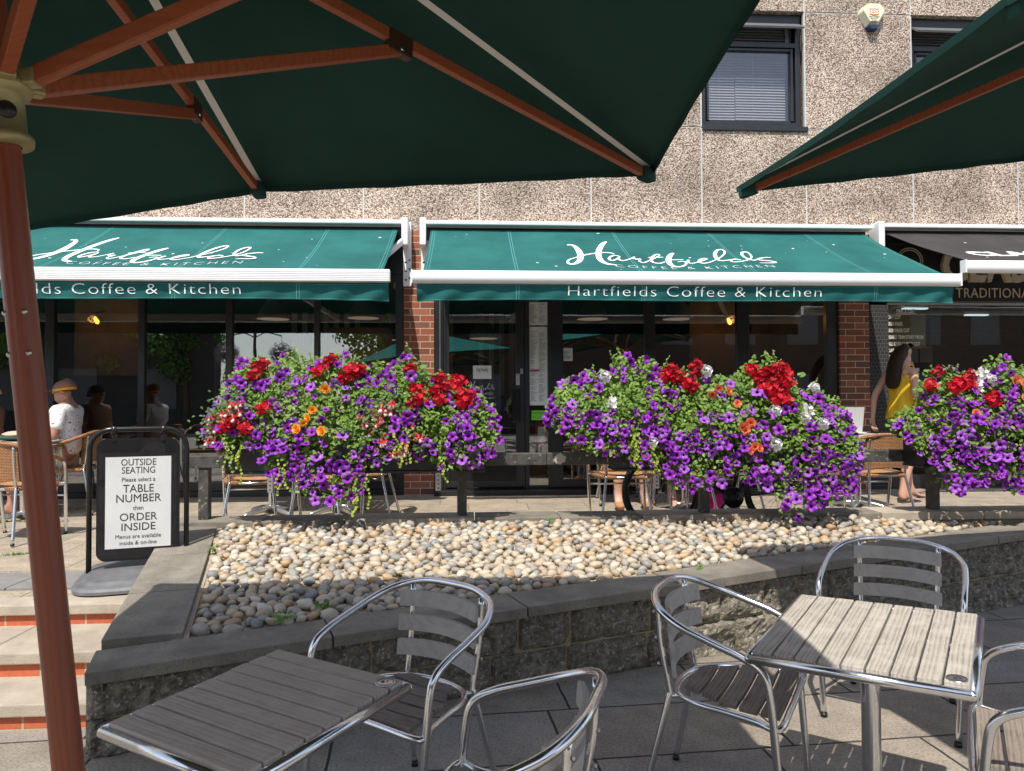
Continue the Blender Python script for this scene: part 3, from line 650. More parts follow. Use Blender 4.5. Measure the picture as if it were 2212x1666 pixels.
def logo_mesh(place, th=.0015, wk=1):
    """calligraphic ribbons; place(u, v, h) maps logo metres to space"""
    mb = MB()
    for k, st in enumerate(LOGO):
        p = crom([(u, v, w) for u, v, w in st], 6); n = len(p); vs = []
        for i, q in enumerate(p):
            d = (p[min(n-1, i+1)]-p[max(0, i-1)]); d.z = 0; d.normalize(); nx, ny = -d.y, d.x; hw = max(.004, q.z*.5)*wk
            hw *= 1 if 0 < i < n-1 else .5
            vs += [place(q.x+nx*hw, q.y+ny*hw*1.15, th+k*.0005), place(q.x-nx*hw, q.y-ny*hw*1.15, th+k*.0005)]
        mb.add(vs, [[2*i, 2*i+1, 2*i+3, 2*i+2] for i in range(n-1)])
    return mb
def awning(name, lab, x0, x1, fab, bar_round, seams, loff=None, brk=('L', 'R'), dz=0, zf=None, script=True, vtext=None, vx=None, big=None, valance=True):
    zf = zf if zf is not None else AZF; zb = AZB+dz; L = math.hypot(AYB-AYF, zb-zf); nrm = Vector((0, -(zb-zf)/L, (AYB-AYF)/L)); dn = Vector((0, (AYB-AYF)/L, (zb-zf)/L))
    A = thing(name, lab, 'awning', ((x0+x1)/2, BY, 2.3), group='awnings along the shopfronts')
    F0 = Vector((0, AYF, zf))
    def pf(x, s, h=0):                                             # s metres up the fabric
        sag = -.022*math.sin(math.pi*min(1, max(0, s/L)))+.004*math.sin(x*5.5)*math.sin(s*2)+.007*noise.noise(Vector((x*2.2, s*1.6, x0)))
        return Vector((x, 0, 0))+F0+dn*s+nrm*(h+sag)
    fb = MB(); fb.grid(lambda u, v: pf(x0+.05+u*(x1-x0-.10), v*L), 40, 12)
    fb.grid(lambda u, v: pf(x1-.05-u*(x1-x0-.10), v*L, -.004), 40, 12)
    sm = MB()
    for xs in seams:
        for dx in (-.012, .012): sm.grid(lambda u, v: pf(xs+dx-.002+u*.004, .01+v*(L-.02), .0022), 1, 14)
    for xs in (x0+.075, x0+.10, x1-.075, x1-.10): sm.grid(lambda u, v: pf(xs-.0015+u*.003, .01+v*(L-.02), .0022), 1, 14)
    r_ = random.Random(int(x0*10)); sp = MB()
    for k in range(26):
        x, s, q = r_.uniform(x0+.2, x1-.2), r_.uniform(.1, L-.1), r_.choice((.004, .005, .006, .011)); n = 7
        sp.add([pf(x, s, .0026)]+[pf(x+q*1.6*math.cos(6.283*i/n)*r_.uniform(.7, 1.2), s+q*math.sin(6.283*i/n)*r_.uniform(.7, 1.2), .0024) for i in range(n)], [[0, 1+i, 1+(i+1) % n] for i in range(n)])
    fb.add(sm.v, sm.f, 1); fb.add(sp.v, sp.f, 2); fb.build('fabric', [fab, STITCH if fab is TEAL else GREYFRAME, WHITEV], A, True)
    # cassette, bar, arms
    c = MB(); c.span((x0-.02, 7.97, zb+.042), (x1+.02, BY, zb+.088), bev=.014); c.span((x0, 8.12, zb-.10), (x1, BY-.002, zb+.040), mi=1); c.build('cassette', [WHITE, BLACKP], A, True)
    b = MB()
    if bar_round:
        b.grid(lambda u, v: Vector((x0-.045+u*(x1-x0+.09), AYF-.035-.050*math.sin(v*6.2832)*(1 if math.sin(v*6.2832) > 0 else .7), zf-.056+.062*math.cos(v*6.2832))), 2, 28)
        for xx in (x0-.046, x1+.046): b.span((xx-.006, AYF-.084, zf-.118), (xx+.006, AYF, zf+.006), bev=.003)
    else:
        b.span((x0-.04, AYF-.07, zf-.108), (x1+.02, AYF, zf+.008), bev=.012)
        for k in range(6): b.span((x0-.04, AYF-.076, zf-.100+k*.016), (x1+.02, AYF-.07, zf-.092+k*.016))
    b.build('front_bar', [WHITE], A, True)
    for xs, sg in ((x0+.9, 1), (x1-.9, -1)):
        a = MB(); e = Vector((xs+sg*.55, (AYB+AYF)/2+.1, (zb+zf)/2-.17)); a.bar((xs, 8.03, zb-.12), e, .05, .07, bev=.01); a.bar(e, (xs+sg*.1, AYF+.02, zf-.09), .045, .06, bev=.01); a.build('folding_arm', [WHITE], A, True)
    for side in brk:
        xa = x0-.035 if side == 'L' else x1+.03
        k = MB(); xq = xa+.055 if side == 'L' else xa-.0
        k.span((min(xa, xq)-.03, 8.13, zb-.62), (max(xa, xq)+.06, 8.185, zb+.10), bev=.004); k.span((xa-.035, 7.96, zb-.19), (xa+.035, 8.14, zb+.112), bev=.012)
        if side == 'R': k.bar((xa-.02, 8.0, zb-.14), (xa-.22, 7.45, zb-.48), .04, .06, bev=.006)
        bk = k.build('bracket', [WHITE], A, True); h_ = MB()
        for q in range(3): h_.span((xa-.012, 8.126, zb-.36-q*.1), (xa+.012, 8.1305, zb-.345-q*.1)); h_.tube([(xa+.04, 8.131, zb-.33-q*.1), (xa+.04, 8.124, zb-.33-q*.1)], .010, 8)
        h_.build('bolt_holes', [BLACKP], bk, True)
    if valance:
        r2 = random.Random(9); zt, hh = zf-.112, .150
        def vf(u, v):
            x = x0-.005+u*(x1-x0+.01); ed = math.exp(-min(u, 1-u)*14)
            return Vector((x, AYF-.03+v*.02+(.006+.022*ed)*v*math.sin(x*19+v*3.5)+.006*v*noise.noise(Vector((x*4, v*2, 3))), zt-v*hh-.012*ed*v+.004*v*math.sin(x*2.2)))
        vb = MB(); vb.grid(vf, 200, 8); vb.grid(lambda u, v: vf(1-u, v)+Vector((0, .003, 0)), 200, 8)
        s2 = MB(); s2.grid(lambda u, v: vf(u, .10+v*.012)+Vector((0, -.003, 0)), 200, 1); s2.grid(lambda u, v: vf(u, .93+v*.010)+Vector((0, -.003, 0)), 200, 1)
        for xs in seams:
            for dx in (-.012, .012): s2.grid(lambda u, v: vf((xs+dx+u*.004-x0)/(x1-x0), v)+Vector((0, -.003, 0)), 1, 8)
        vb.add(s2.v, s2.f, 1); vb.build('valance', [fab, STITCH], A, True)
        if vtext:
            me = text_mesh(vtext, .136, .001, spacing=1.12, bold=-.0022, width=vx[1]-vx[0]); me.transform(Matrix.Translation(((vx[0]+vx[1])/2, 0, 0)) @ STAND)
            for v in me.vertices:
                z = v.co.z; y = v.co.y; q = vf((v.co.x-x0)/(x1-x0), (hh-.040-z)/hh); v.co = q+Vector((0, -.004+y, 0))-A.location
            me.materials.clear(); me.materials.append(WHITEV); link('lettering', me, A)
    if loff is not None:
        logo_mesh(lambda u, v, h: pf(u+loff, v+.02, h+.001)).build('lettering', [WHITEV], A, True)
        me = text_mesh('COFFEE & KITCHEN', .105, .0008, spacing=1.4, bold=-.003, width=(LX1-LX0)*.74); xm = LX0+(LX1-LX0)*.58
        for v in me.vertices:
            u = v.co.x; s = v.co.y*1.35
            v.co = pf(u+xm+loff, LV0-.030+.045*math.cos(u/(LX1-LX0)*6.0+3.6)+s, .0042+v.co.z)-A.location
        me.materials.clear(); me.materials.append(WHITEV); link('lettering', me, A)
    if big:
        me = text_mesh(big[0], big[2], .001, sx=1.15, bold=.012, align='LEFT')
        for v in me.vertices: v.co = pf(v.co.x+big[1], big[3]+v.co.y*1.1, .003+v.co.z)-A.location
        me.materials.clear(); me.materials.append(WHITEV); link('lettering', me, A)
    return A
lf = on_fab(537, 570.5)[0]-on_fab((2150+1742*.5425)/1.84448, (900+266*.5425)/1.84448)[0]
awning('awning', 'teal cafe awning with smooth white bar, between the two brick piers', -.47, 4.62, TEAL, True, [.45, 1.62, 2.72, 3.85], 0, ('L',), vtext='Hartfields Coffee & Kitchen', vx=(at(1228, 632, Y=6.6).x, at(1776, 636, Y=6.6).x))
awning('awning', 'teal cafe awning with ribbed white bar at left, behind the parasol pole', -7.6, -.735, TEAL, False, [-6.2, -5.0, -3.85, -2.65, -1.55], lf, ('R',), vtext='Hartfields Coffee & Kitchen', vx=(at(517, 622, Y=6.6).x-2.38, at(517, 622, Y=6.6).x))
awning('awning', 'black barber awning with white letters at the far right', 4.76, 9.0, BLACKFAB, True, [6.2, 7.6], None, ('L',), dz=.02, zf=2.83, big=('CLASS', at(2105, 545, Y=6.95).x+.02, .30, .36), valance=False)

# ================================================================== BARBER SHOP
BAR = thing('barber_shop', 'black barber shopfront with tiled pier and price list window', 'shop', (6.8, BY, .46))
TILE = m_brick('small_black_tiles', [(.016, .016, .018), (.024, .024, .027), (.02, .02, .022)], (.10, .10, .10), bw=.045, rh=.045, ms=.005, bm=.5)
MB().span((4.69, BY-.005, .42), (4.925, BY+.28, 2.62)).build('tiled_pier', [TILE], BAR, True)
mb = MB(); mb.span((4.93, BY+.02, .42), (9.1, BY+.25, .62)); mb.span((4.69, BY-.03, 2.66), (9.1, BY+.25, 3.437), bev=.006); mb.build('fascia', [FRAMEB], BAR, True)
mb = MB(); mb.span((4.928, BY+.03, .62), (4.945, BY+.07, 2.645)); mb.span((4.945, BY+.03, 2.63), (9.1, BY+.07, 2.655)); mb.span((7.6, BY+.03, .62), (7.66, BY+.08, 2.63)); mb.build('window_frame', [ALUD], BAR, True)
MB().span((4.945, BY+.045, .62), (9.1, BY+.053, 2.63)).build('pane', [GLASS], BAR, True)
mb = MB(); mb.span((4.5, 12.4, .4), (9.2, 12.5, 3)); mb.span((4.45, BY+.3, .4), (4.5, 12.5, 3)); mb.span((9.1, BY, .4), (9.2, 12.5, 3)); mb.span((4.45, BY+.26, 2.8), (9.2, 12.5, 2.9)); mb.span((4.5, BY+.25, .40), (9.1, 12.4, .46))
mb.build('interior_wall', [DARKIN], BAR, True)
INB = m_brick('pale_interior_brick', [(.16, .12, .08), (.2, .15, .10), (.18, .13, .09)], (.13, .10, .07))
MB().span((7.3, 11.0, .46), (9.0, 11.1, 2.8)).build('interior_brick', [INB], BAR, True)
LAMPW = m_emit('ceiling_panel', (.75, .95, 1), .9)
for xq, yq in ((6.0, 9.6), (7.4, 10.3)): MB().span((xq, yq, 2.76), (xq+.34, yq+.07, 2.78)).build('ceiling_light', [LAMPW], BAR, True)
TANL = M('bronze_letters', (.50, .43, .33), rough=.5)
me = text_mesh('CLASS', .52, .05, sx=.86, bold=.018, align='LEFT', spacing=1.02); put_text('sign_lettering', me, TANL, BAR, Matrix.Translation(Vector((at(2026, 605, Y=BY).x, BY-.058, at(2100, 608, Y=BY).z))-BAR.location) @ STAND)
p0 = at(2064, 643, Y=BY-.03)
me = text_mesh('TRADITIONAL', .165, .006, align='LEFT', spacing=1.08, sx=.86); tw = max(v.co.x for v in me.vertices); put_text('sign_lettering', me, TANL, BAR, Matrix.Translation(p0+Vector((0, -.006, 0))-BAR.location) @ STAND)
put_text('sign_lettering', text_mesh('C', .165, .006, align='LEFT', sx=.86), TANL, BAR, Matrix.Translation(p0+Vector((tw+.06, -.006, 0))-BAR.location) @ STAND)
rg = MB(); p1 = at(1965, 565, Y=BY-.04)
for q in (.16, .135): rg.tube([p1+Vector((q*math.cos(a*.2618), 0, q*math.sin(a*.2618))) for a in range(24)], .006, 6, closed=True)
rg.build('sign_emblem', [TANL], BAR, True)
VIN = M('white_vinyl', (.66, .64, .60), rough=.6)
def vinyl(txt, px, py, h, sx=.62, al='LEFT'):
    p = at(px, py, Y=BY+.043); put_text('window_lettering', text_mesh(txt, h, .0006, align=al, sx=sx, bold=.0015), VIN, BAR, Matrix.Translation(p-BAR.location) @ STAND)
vinyl('PRICE LIST', 1957, 676, .062, .8, 'CENTER'); 
for i, tx in enumerate(('DRY CUT', 'SKIN FADE', 'SKIN FADE CUT', 'BEARD TRIM START FROM', 'ALL OVER CLIPPER CUT', 'OAP', 'KIDS', 'HAIRCUT & WASH')): vinyl(tx, 1918, 689+i*14.4, .060)
for i, tx in enumerate(('OPENING TIME', 'MON - FRIDAY', '9:00 - 6:00', 'SATURDAY', '9:00 - 5:00', 'SUNDAY', '10:00 - 4:00')): vinyl(tx, 1986, 802+i*11.4, .052, .8, 'RIGHT')
p = at(1957, 678, Y=BY+.042); MB().span((p.x-.13, BY+.041, p.z-.004), (p.x+.13, BY+.044, p.z+.002)).build('underline', [VIN], BAR, True)
GILT = M('gold_boxes', (.40, .32, .08), (.5, .42, .14), 30, .3, .6)
p = at(1926, 715, Y=9.6); t_ = thing('shelf_boxes', 'stack of gold boxes behind the barber price list', 'boxes', (p.x, 9.6, p.z-.35))
MB().span((p.x-.1, 9.5, p.z-.25), (p.x+.42, 9.7, p.z+.22)).build('boxes', [GILT], t_, True)
for i, px in enumerate((1968, 2000)):
    p = at(px, 765, Y=10.5); t_ = thing('picture', ('left' if i == 0 else 'right')+' of two small pale framed pictures inside the barber shop', 'picture', p)
    MB().span((-.11, -.01, -.14), (.11, .01, .14)).build('frame', [BLACKP], t_); MB().span((-.10, -.014, -.13), (.10, -.011, .13)).build('print', [SLATIN], t_)
# door vinyl name
def door_logo():
    a = at(1013.8, 846, Y=yd+.012); b = at(1068.4, 826, Y=yd+.012); k = (b.x-a.x)/(LX1-LX0)
    GV = M('grey_door_vinyl', (.46, .50, .50), rough=.6)
    logo_mesh(lambda u, v, h: Vector((a.x+(u-LX0)*k, yd+.018, a.z+(v-LV0)*k*1.0)), wk=1.1).build('door_lettering', [GV], DOOR, True)
    for tx, px, py, h, wd in (('COFFEE & KITCHEN', 1046, 853, .035, .20), ('TELEPHONE 01825 568151', 1042, 862, .030, .27), ('Saturday', 1059, 876, .055, .13), ('- 4.30pm', 1060, 886, .05, .12), ('(last orders at 3.30pm)', 1051, 894, .03, .2), ('Sunday', 1050, 903, .05, .11)):
        p = at(px, py, Y=yd+.016); put_text('door_lettering', text_mesh(tx, h, .0006, width=wd), GV, DOOR, Matrix.Translation(p-BLD.location) @ STAND)
door_logo()
# alarm box
p = at(1885, 36, Y=BY-.05); CREAM = M('cream_plastic', (.74, .69, .50), (.68, .63, .45), 5, .45); LENS = M('blue_lens', (.015, .03, .08), rough=.15)
AL = thing('alarm_box', 'cream alarm sounder box with orange badge high on the wall', 'alarm', (p.x, BY, p.z-.16))
def poly_box(pts, y0, y1, k, oz=0):
    mb = MB(); n = len(pts); cx = sum(q[0] for q in pts)/n; cz = sum(q[1] for q in pts)/n
    back = [(x, y0, z) for x, z in pts]; front = [(cx+(x-cx)*k, y1, cz+(z-cz)*k+oz) for x, z in pts]
    mb.add(back+front, [list(range(n, 2*n))]+[[i, n+i, n+(i+1) % n, (i+1) % n] for i in range(n)]); return mb
OUT = [(-.075, .145), (.075, .145), (.115, .12), (.158, .055), (.155, .03), (.065, -.115), (-.065, -.115), (-.155, .03), (-.158, .055), (-.115, .12)]
poly_box([(x, z+.16) for x, z in OUT], 0, -.085, .80, .012).build('cover', [CREAM], AL)
poly_box([(x*1.02, z+.0) for x, z in [(-.066, .046), (.066, .046), (.045, .0), (-.045, .0)]], 0, -.082, .86, .0).build('lens', [LENS], AL)
OR = M('orange_badge', (.50, .19, .06), rough=.5)
mb = MB(); mb.prism([(-.055, .235), (.055, .235), (.055, .165), (0, .150), (-.055, .165)], .0855, .088, M=Matrix(((1, 0, 0, 0), (0, 0, -1, 0), (0, 1, 0, 0), (0, 0, 0, 1)))); mb.build('badge', [OR], AL)
put_text('lettering', text_mesh('ESS', .07, .001, width=.095, bold=.001), WHITEV, AL, Matrix.Translation((0, -.0895, .172)) @ STAND)
for tx, z, wd in (('EAST SUSSEX', .133, .125), ('SECURITY', .112, .095), ('01323', .090, .055), ('846879', .068, .07)):
    put_text('lettering', text_mesh(tx, .021, .001, width=wd), INK, AL, Matrix.Translation((0, -.0865, z)) @ STAND)
# ================================================================== PARASOLS
def parasol(lab, c, rot, half, rise, midup, polelen, rr0, lk=1):
    U = thing('parasol', lab, 'parasol', c, rot=rot, group='green cafe parasols')
    apex = Vector((0, 0, rise)); rim = []
    for k in range(8):
        a = math.pi/4*k+math.pi/4; cx, cy = math.cos(a), math.sin(a)
        if k % 2 == 0: rim.append(Vector((math.copysign(half, cx)*(lk if cx < 0 else 1), math.copysign(half, cy), 0)))
        else: rim.append(Vector((round(cx)*half*(lk if cx < -.5 else 1), round(cy)*half, midup)))
    def panel(k, u, v, h):                                         # u along rim, v from apex to rim
        a, b = rim[k], rim[(k+1) % 8]; q = a.lerp(b, u); p = apex.lerp(q, v)
        edge = 4*u*(1-u); p = p+Vector((0, 0, -.022*edge*math.sin(math.pi*min(1, v*.9))*v+h))
        p.x *= 1-.012*edge*v**6; p.y *= 1-.012*edge*v**6; return p
    cv = MB()
    for k in range(8):
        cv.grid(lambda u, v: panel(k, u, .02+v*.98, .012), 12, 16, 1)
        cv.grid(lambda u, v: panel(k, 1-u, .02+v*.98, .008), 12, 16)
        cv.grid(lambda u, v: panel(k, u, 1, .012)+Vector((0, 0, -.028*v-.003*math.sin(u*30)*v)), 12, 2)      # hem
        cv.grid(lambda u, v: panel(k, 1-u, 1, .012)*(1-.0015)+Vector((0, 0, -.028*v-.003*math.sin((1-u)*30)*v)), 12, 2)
    cv.build('canopy', [CANOPY, CANOPY_LIT], U)
    v_ = MB(); v_.lathe([(.30, rise-.08), (.16, rise+.0), (.02, rise+.07)], n=16); v_.build('top_cap', [CANOPY], U)
    HZ = -.180; hub = Vector((0, 0, rr0))                                                     # runner height below the rim
    MB().lathe([(.028, -polelen), (.028, rise+.02)], n=24).build('pole', [MAHOGZ], U)
    h = MB(); h.lathe([(.03, HZ-.115), (.050, HZ-.112), (.052, HZ-.098), (.047, HZ-.092), (.041, HZ-.088), (.041, HZ-.02), (.047, HZ-.014), (.056, HZ-.008), (.058, HZ+.004), (.054, HZ+.012), (.044, HZ+.018), (.044, HZ+.05), (.03, HZ+.06)], n=32)
    for k in range(8):
        a = math.pi/4*k+math.pi/4; d = Vector((math.cos(a), math.sin(a), 0)); h.bar(d*.04+Vector((0, 0, HZ+.015)), d*.078+Vector((0, 0, HZ+.015)), .03, .035, bev=.006)
    hb = h.build('runner', [BRASS], U)
    a = MB(); a.lathe([(.001, .004), (.016, .003), (.018, -.004)], n=16, M=Matrix.Translation((.030, -.030, HZ-.054)) @ Matrix.Rotation(R(-45), 4, 'Z') @ Matrix.Rotation(R(90), 4, 'Y')); a.build('pulley', [PULLEY], hb)
    MB().lathe([(.03, rr0-.05), (.07, rr0-.04), (.075, rr0), (.06, rr0+.02), (.03, rr0+.03)], n=24).build('crown', [BRASS], U)
    for q in (-.62, -.70):
        for ax in (-.018, .018): MB().lathe([(.001, .002), (.005, .001), (.006, -.003)], n=8, M=Matrix.Translation((ax, -.0225, q)) @ Matrix.Rotation(R(90), 4, 'X')).build('screw', [ALUD], U)
    for k in range(8):
        e = rim[k].copy(); d = (e-apex).normalized(); up = Vector((0, 0, 1)); low = Vector((0, 0, -.030)); dc = d; e0 = e; e = e+low; d = (e-hub).normalized()
        p0 = hub+d*.07; p1 = e-d*.075
        rb = MB(); rb.bar(p0, p1, .024, .034, bev=.003); rib = rb.build('rib', [MAHOG], U)
        # square pocket at the rim end
        pk = MB(); s_ = d.cross(up).normalized(); pk.bar(e-d*.10+low*.1, e-d*.012-low*.1, .05, .055, bev=.012); pk.build('end_pocket', [CANOPY], rib)
        t = .43 if k % 2 == 0 else .60
        j = hub.lerp(e, t)+Vector((0, 0, -.018))
        hd = Vector((d.x, d.y, 0)).normalized(); st = MB(); s0 = hd*.07+Vector((0, 0, HZ+.016)); st.bar(s0, j+Vector((0, 0, -.012)), .024, .034, bev=.003); st.build('strut', [MAHOG], U)
        bk = MB(); bk.bar(hub.lerp(e, t-.018)+Vector((0, 0, -.014)), hub.lerp(e, t+.018)+Vector((0, 0, -.014)), .030, .066, bev=.004); b_ = bk.build('bracket', [BRONZE], rib)
        bo = MB(); bo.tube([j+s_*.019+Vector((0, 0, -.014)), j-s_*.019+Vector((0, 0, -.014))], .006, 8); bo.build('bolt', [ALU], b_)
        tp = MB(); side = hd.cross(up)
        tp.grid(lambda u, v: apex.lerp(e0, .06+v*.925)+side*(.014*(2*u-1))+Vector((0, 0, .004)), 1, 24); tp.build('webbing', [TAPE], U)
    return U
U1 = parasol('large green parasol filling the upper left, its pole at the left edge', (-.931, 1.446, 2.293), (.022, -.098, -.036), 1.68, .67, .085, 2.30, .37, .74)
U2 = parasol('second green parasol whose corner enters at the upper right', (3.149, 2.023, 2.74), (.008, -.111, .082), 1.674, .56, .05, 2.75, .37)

# ================================================================== TABLES
def table(lab, num, x, y, z, rx, ry, rz, W, L, n=9, badge=None, lit=True):
    T = thing('table', lab, 'table', (x, y, 0), rz=rz, group='slatted tables with metal edges')
    Mt = Matrix.Translation((0, 0, z)) @ Euler((rx, ry, 0)).to_matrix().to_4x4()
    def tf(mb):
        mb.v = [Mt @ v for v in mb.v]; return mb
    W -= .022; L -= .022; r_ = random.Random(num); g = .008 if num == 61 else .006; sw = W/n
    for k in range(n):
        cx = -W/2+sw*(k+.5); m_ = MB(); m_.box((cx, r_.uniform(-.003, .003), -.009+r_.uniform(-.0012, .0012)), (sw-g, L-.012, .018), bev=.0025); tf(m_).build('slat', [BROWNWOOD if num == 61 else GREYWOOD], T)
    e = MB(); rd = .0155; zt_ = -.024
    hx, hy = W/2+.003, L/2+.003
    for a, b in (((-hx, -hy), (hx, -hy)), ((hx, -hy), (hx, hy)), ((hx, hy), (-hx, hy)), ((-hx, hy), (-hx, -hy))): e.tube([(*a, zt_), (*b, zt_)], rd, 14)
    for a in (-1, 1):
        for b in (-1, 1): e.lathe([(0.0005, -.0155), (.0125, -.009), (.0155, 0), (.0125, .009), (.0005, .0155)], c=(a*hx, b*hy, zt_), n=14)
    tf(e).build('edge_frame', [ALU], T)
    u = MB()
    for yy in (-L*.3, L*.3): u.box((0, yy, -.03), (W-.01, .03, .02))
    u.box((0, 0, -.035), (.25, .25, .02)); tf(u).build('under_frame', [BLACKIRON], T)
    MB().lathe([(.03, .04), (.03, z-.04)], n=24).build('pedestal', [ALU], T)
    b_ = MB()
    for k in range(4):
        a = math.pi/2*k+math.pi/4; d = Vector((math.cos(a), math.sin(a), 0)); b_.tube([Vector((0, 0, .055)), d*.14+Vector((0, 0, .05)), d*.27+Vector((0, 0, .022)), d*.31+Vector((0, 0, .012))], [.03, .027, .022, .015], 10)
    b_.build('base', [ALU if lit else ALUD], T)
    if badge:
        bg = MB(); bg.lathe([(.028, 0), (.028, .0015), (.0265, .0025), (.001, .0025)], n=28); bx, by, br = badge
        bo = link('number_badge', (tf2 := bg).mesh('number_badge', [ALUD]), T)
        Mb = Mt @ Matrix.Translation((bx, by, .0005)) @ Matrix.Rotation(br, 4, 'Z'); bo.data.transform(Mb)
        rg = MB()
        for q in range(40):
            a = 2*math.pi*q/40; rg.box((.0225*math.cos(a), .0225*math.sin(a), .0028), (.0016, .0022, .0006), Euler((0, 0, a)).to_matrix())
        ro = link('badge_rim', rg.mesh('badge_rim', [INK]), bo); ro.data.transform(Mb)
        put_text('badge_number', text_mesh(str(num), .022, .0006, sx=1.2), INK, bo, Mb @ Matrix.Translation((0, -.008, .003)))
    return T
table('sunlit weathered table with number 62 badge, at right', 62, 1.329, 2.347, .732, .043, -.029, -.66, .612, .708, badge=(.262, -.305, .66))
table('shaded weathered table with number 61 badge, at bottom left', 61, -.54, 1.947, .721, .003, -.045, .974, .565, .53, badge=(.232, -.215, -1.0))

# ================================================================== CHAIRS IN FRONT
def slat_chair_parts(C, rattan=False, sunned=False):
    A, Sx, T = Vector((.30, .145, .625)), Vector((.292, -.13, .715)), Vector((0, -.275, .787))
    F = Vector((.272, .215, .012))
    mir = lambda p: Vector((-p.x, p.y, p.z))
    half = [F, Vector((.288, .190, .30)), Vector((.297, .172, .52)), Vector((.300, .150, .606)), Vector((.301, .085, .648)), Vector((.300, -.02, .682)), Vector((.288, -.135, .720)), Vector((.235, -.222, .757)), Vector((.13, -.268, .782))]
    path = crom(half+[T]+[mir(p) for p in half[::-1]], 6)
    MB().tube(path, .0135, 12).build('arm_frame', [ALU], C)
    for s in (-1, 1):
        B = Vector((s*.178, -.245, .765)); p = crom([B, (s*.174, -.232, .60), (s*.168, -.205, .45), (s*.172, -.208, .41), (s*.20, -.255, .20), (s*.225, -.30, .012)], 5)
        MB().tube(p, .0115, 10).build('leg', [ALU], C, )
        MB().tube([(s*.225, -.30, .0), (s*.225, -.30, .02)], .014, 10).build('foot_cap', [PULLEY], C); MB().tube([(s*.272, .215, .0), (s*.272, .215, .02)], .016, 10).build('foot_cap', [PULLEY], C)
    ring = crom([(-.285, .195, .428), (-.10, .205, .428), (.10, .205, .428), (.285, .195, .428), (.262, .12, .43), (.235, .02, .43), (.205, -.10, .428), (.13, -.185, .425), (0, -.212, .424), (-.13, -.185, .425), (-.205, -.10, .428), (-.235, .02, .43), (-.262, .12, .43)], 5, True)
    sr = MB(); sr.tube(ring, .0115, 10, closed=True)
    for s in (-1, 1): sr.tube([(s*.15, -.165, .425), (s*.170, -.210, .42)], .009, 8)
    sr.build('seat_ring', [ALU], C)
    if not rattan:
        ys = [.158, .085, .012, -.061, -.134]; hw = [.232, .225, .207, .185, .145]
        for k, (y, hx) in enumerate(zip(ys, hw)):
            m_ = MB(); n = 12
            def fn(x, yy, top): return Vector((x, yy, .436+(.016 if top else 0)-.010*math.cos(x/hx*1.5)))
            def end(sx, yy): return sx*(hx-(.035*((y-yy)/.03) if yy < y else 0)*(1.2 if k > 2 else .25))
            vs = []
            for i in range(n+1):
                tt = -1+2*i/n
                for yy, tp in ((y-.031, 0), (y-.031, 1), (y+.031, 1), (y+.031, 0)):
                    vs.append(fn(end(1, yy)*tt, yy, tp))
            fs = [[4*i+a, 4*(i+1)+a, 4*(i+1)+(a+1) % 4, 4*i+(a+1) % 4] for i in range(n) for a in range(4)]+[[0, 1, 2, 3], [4*n+3, 4*n+2, 4*n+1, 4*n]]
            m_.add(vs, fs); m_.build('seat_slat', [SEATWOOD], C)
        for k, z in enumerate((.722, .628, .534)):
            m_ = MB(); n = 14; vs = []
            for i in range(n+1):
                t = -1+2*i/n; x = t*.195
                for dy, dz in ((.006, -.030), (.006, .030), (-.010, .030), (-.010, -.030)):
                    vs.append(Vector((x, -.262+(.765-z)*.09+.045*t*t+.02+dy-(dz*.1), z+dz-.004*t*t)))
            fs = [[4*i+a, 4*(i+1)+a, 4*(i+1)+(a+1) % 4, 4*i+(a+1) % 4] for i in range(n) for a in range(4)]+[[0, 1, 2, 3], [4*n+3, 4*n+2, 4*n+1, 4*n]]
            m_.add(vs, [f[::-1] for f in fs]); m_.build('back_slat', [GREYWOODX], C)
        for s in (-1, 1):
            for z in (.722, .628, .534):
                y = -.248+(.765-z)*.09; MB().tube([(s*.176, y-.010, z), (s*.176, y-.018, z)], .007, 8).build('bolt', [ALUD], C)
    else:
        st = MB(); st.grid(lambda u, v: Vector(((2*u-1)*(.27-.09*(1-v)**2), -.20+v*.415, .447-.012*math.sin(math.pi*u))), 12, 12)
        st.grid(lambda u, v: Vector(((2*u-1)*.275, .212+.014*math.sin(math.pi*v), .448-v*.045)), 12, 4)
        for s in (-1, 1): st.grid(lambda u, v: Vector((s*(.27-.09*(1-u)**2+.012*math.sin(math.pi*v)), -.20+u*.415, .448-v*.04)), 12, 3)
        st.grid(lambda u, v: Vector(((2*u-1)*.18, -.205-.01*math.sin(math.pi*v), .448-v*.04)), 8, 3)
        st.build('woven_seat', [RATTAN], C)
        bk = MB()
        for off in (0, .02): bk.grid(lambda u, v: Vector(((2*u-1)*.20, -.262+off-.01+.05*(2*u-1)**2-(v-.5)*.03, .50+v*.27-.02*(2*u-1)**2)), 14, 8)
        bk.build('woven_back', [RATTAN], C)
        MB().tube(path[20:-20], .0165, 10).build('woven_rim', [RATTAN], C)
        fb = MB(); fb.tube([(-.28, .195, .33), (.28, .195, .33)], .009, 8); fb.build('stretcher', [ALU], C)
    for s in (-1, 1):
        pass
proto = thing('chair', 'shaded aluminium slat chair behind table 61', 'chair', (-.249, 2.662, 0), 2.442, 'slatted aluminium chairs'); slat_chair_parts(proto)
for lab, x, y, rz in (('aluminium slat chair left of table 62, half in sun', .993, 2.665, -2.14), ('aluminium slat chair behind table 62 against the wall, facing us', 2.025, 3.376, 2.486), ('nearest aluminium slat chair at the bottom centre, seen from the side', .045, 1.837, 1.218), ('aluminium slat chair cut by the right edge beside table 62', 1.753, 2.104, .959)):
    c = copy_tree(proto); c.location = (x, y, 0); c.rotation_euler.z = rz; c['label'] = lab

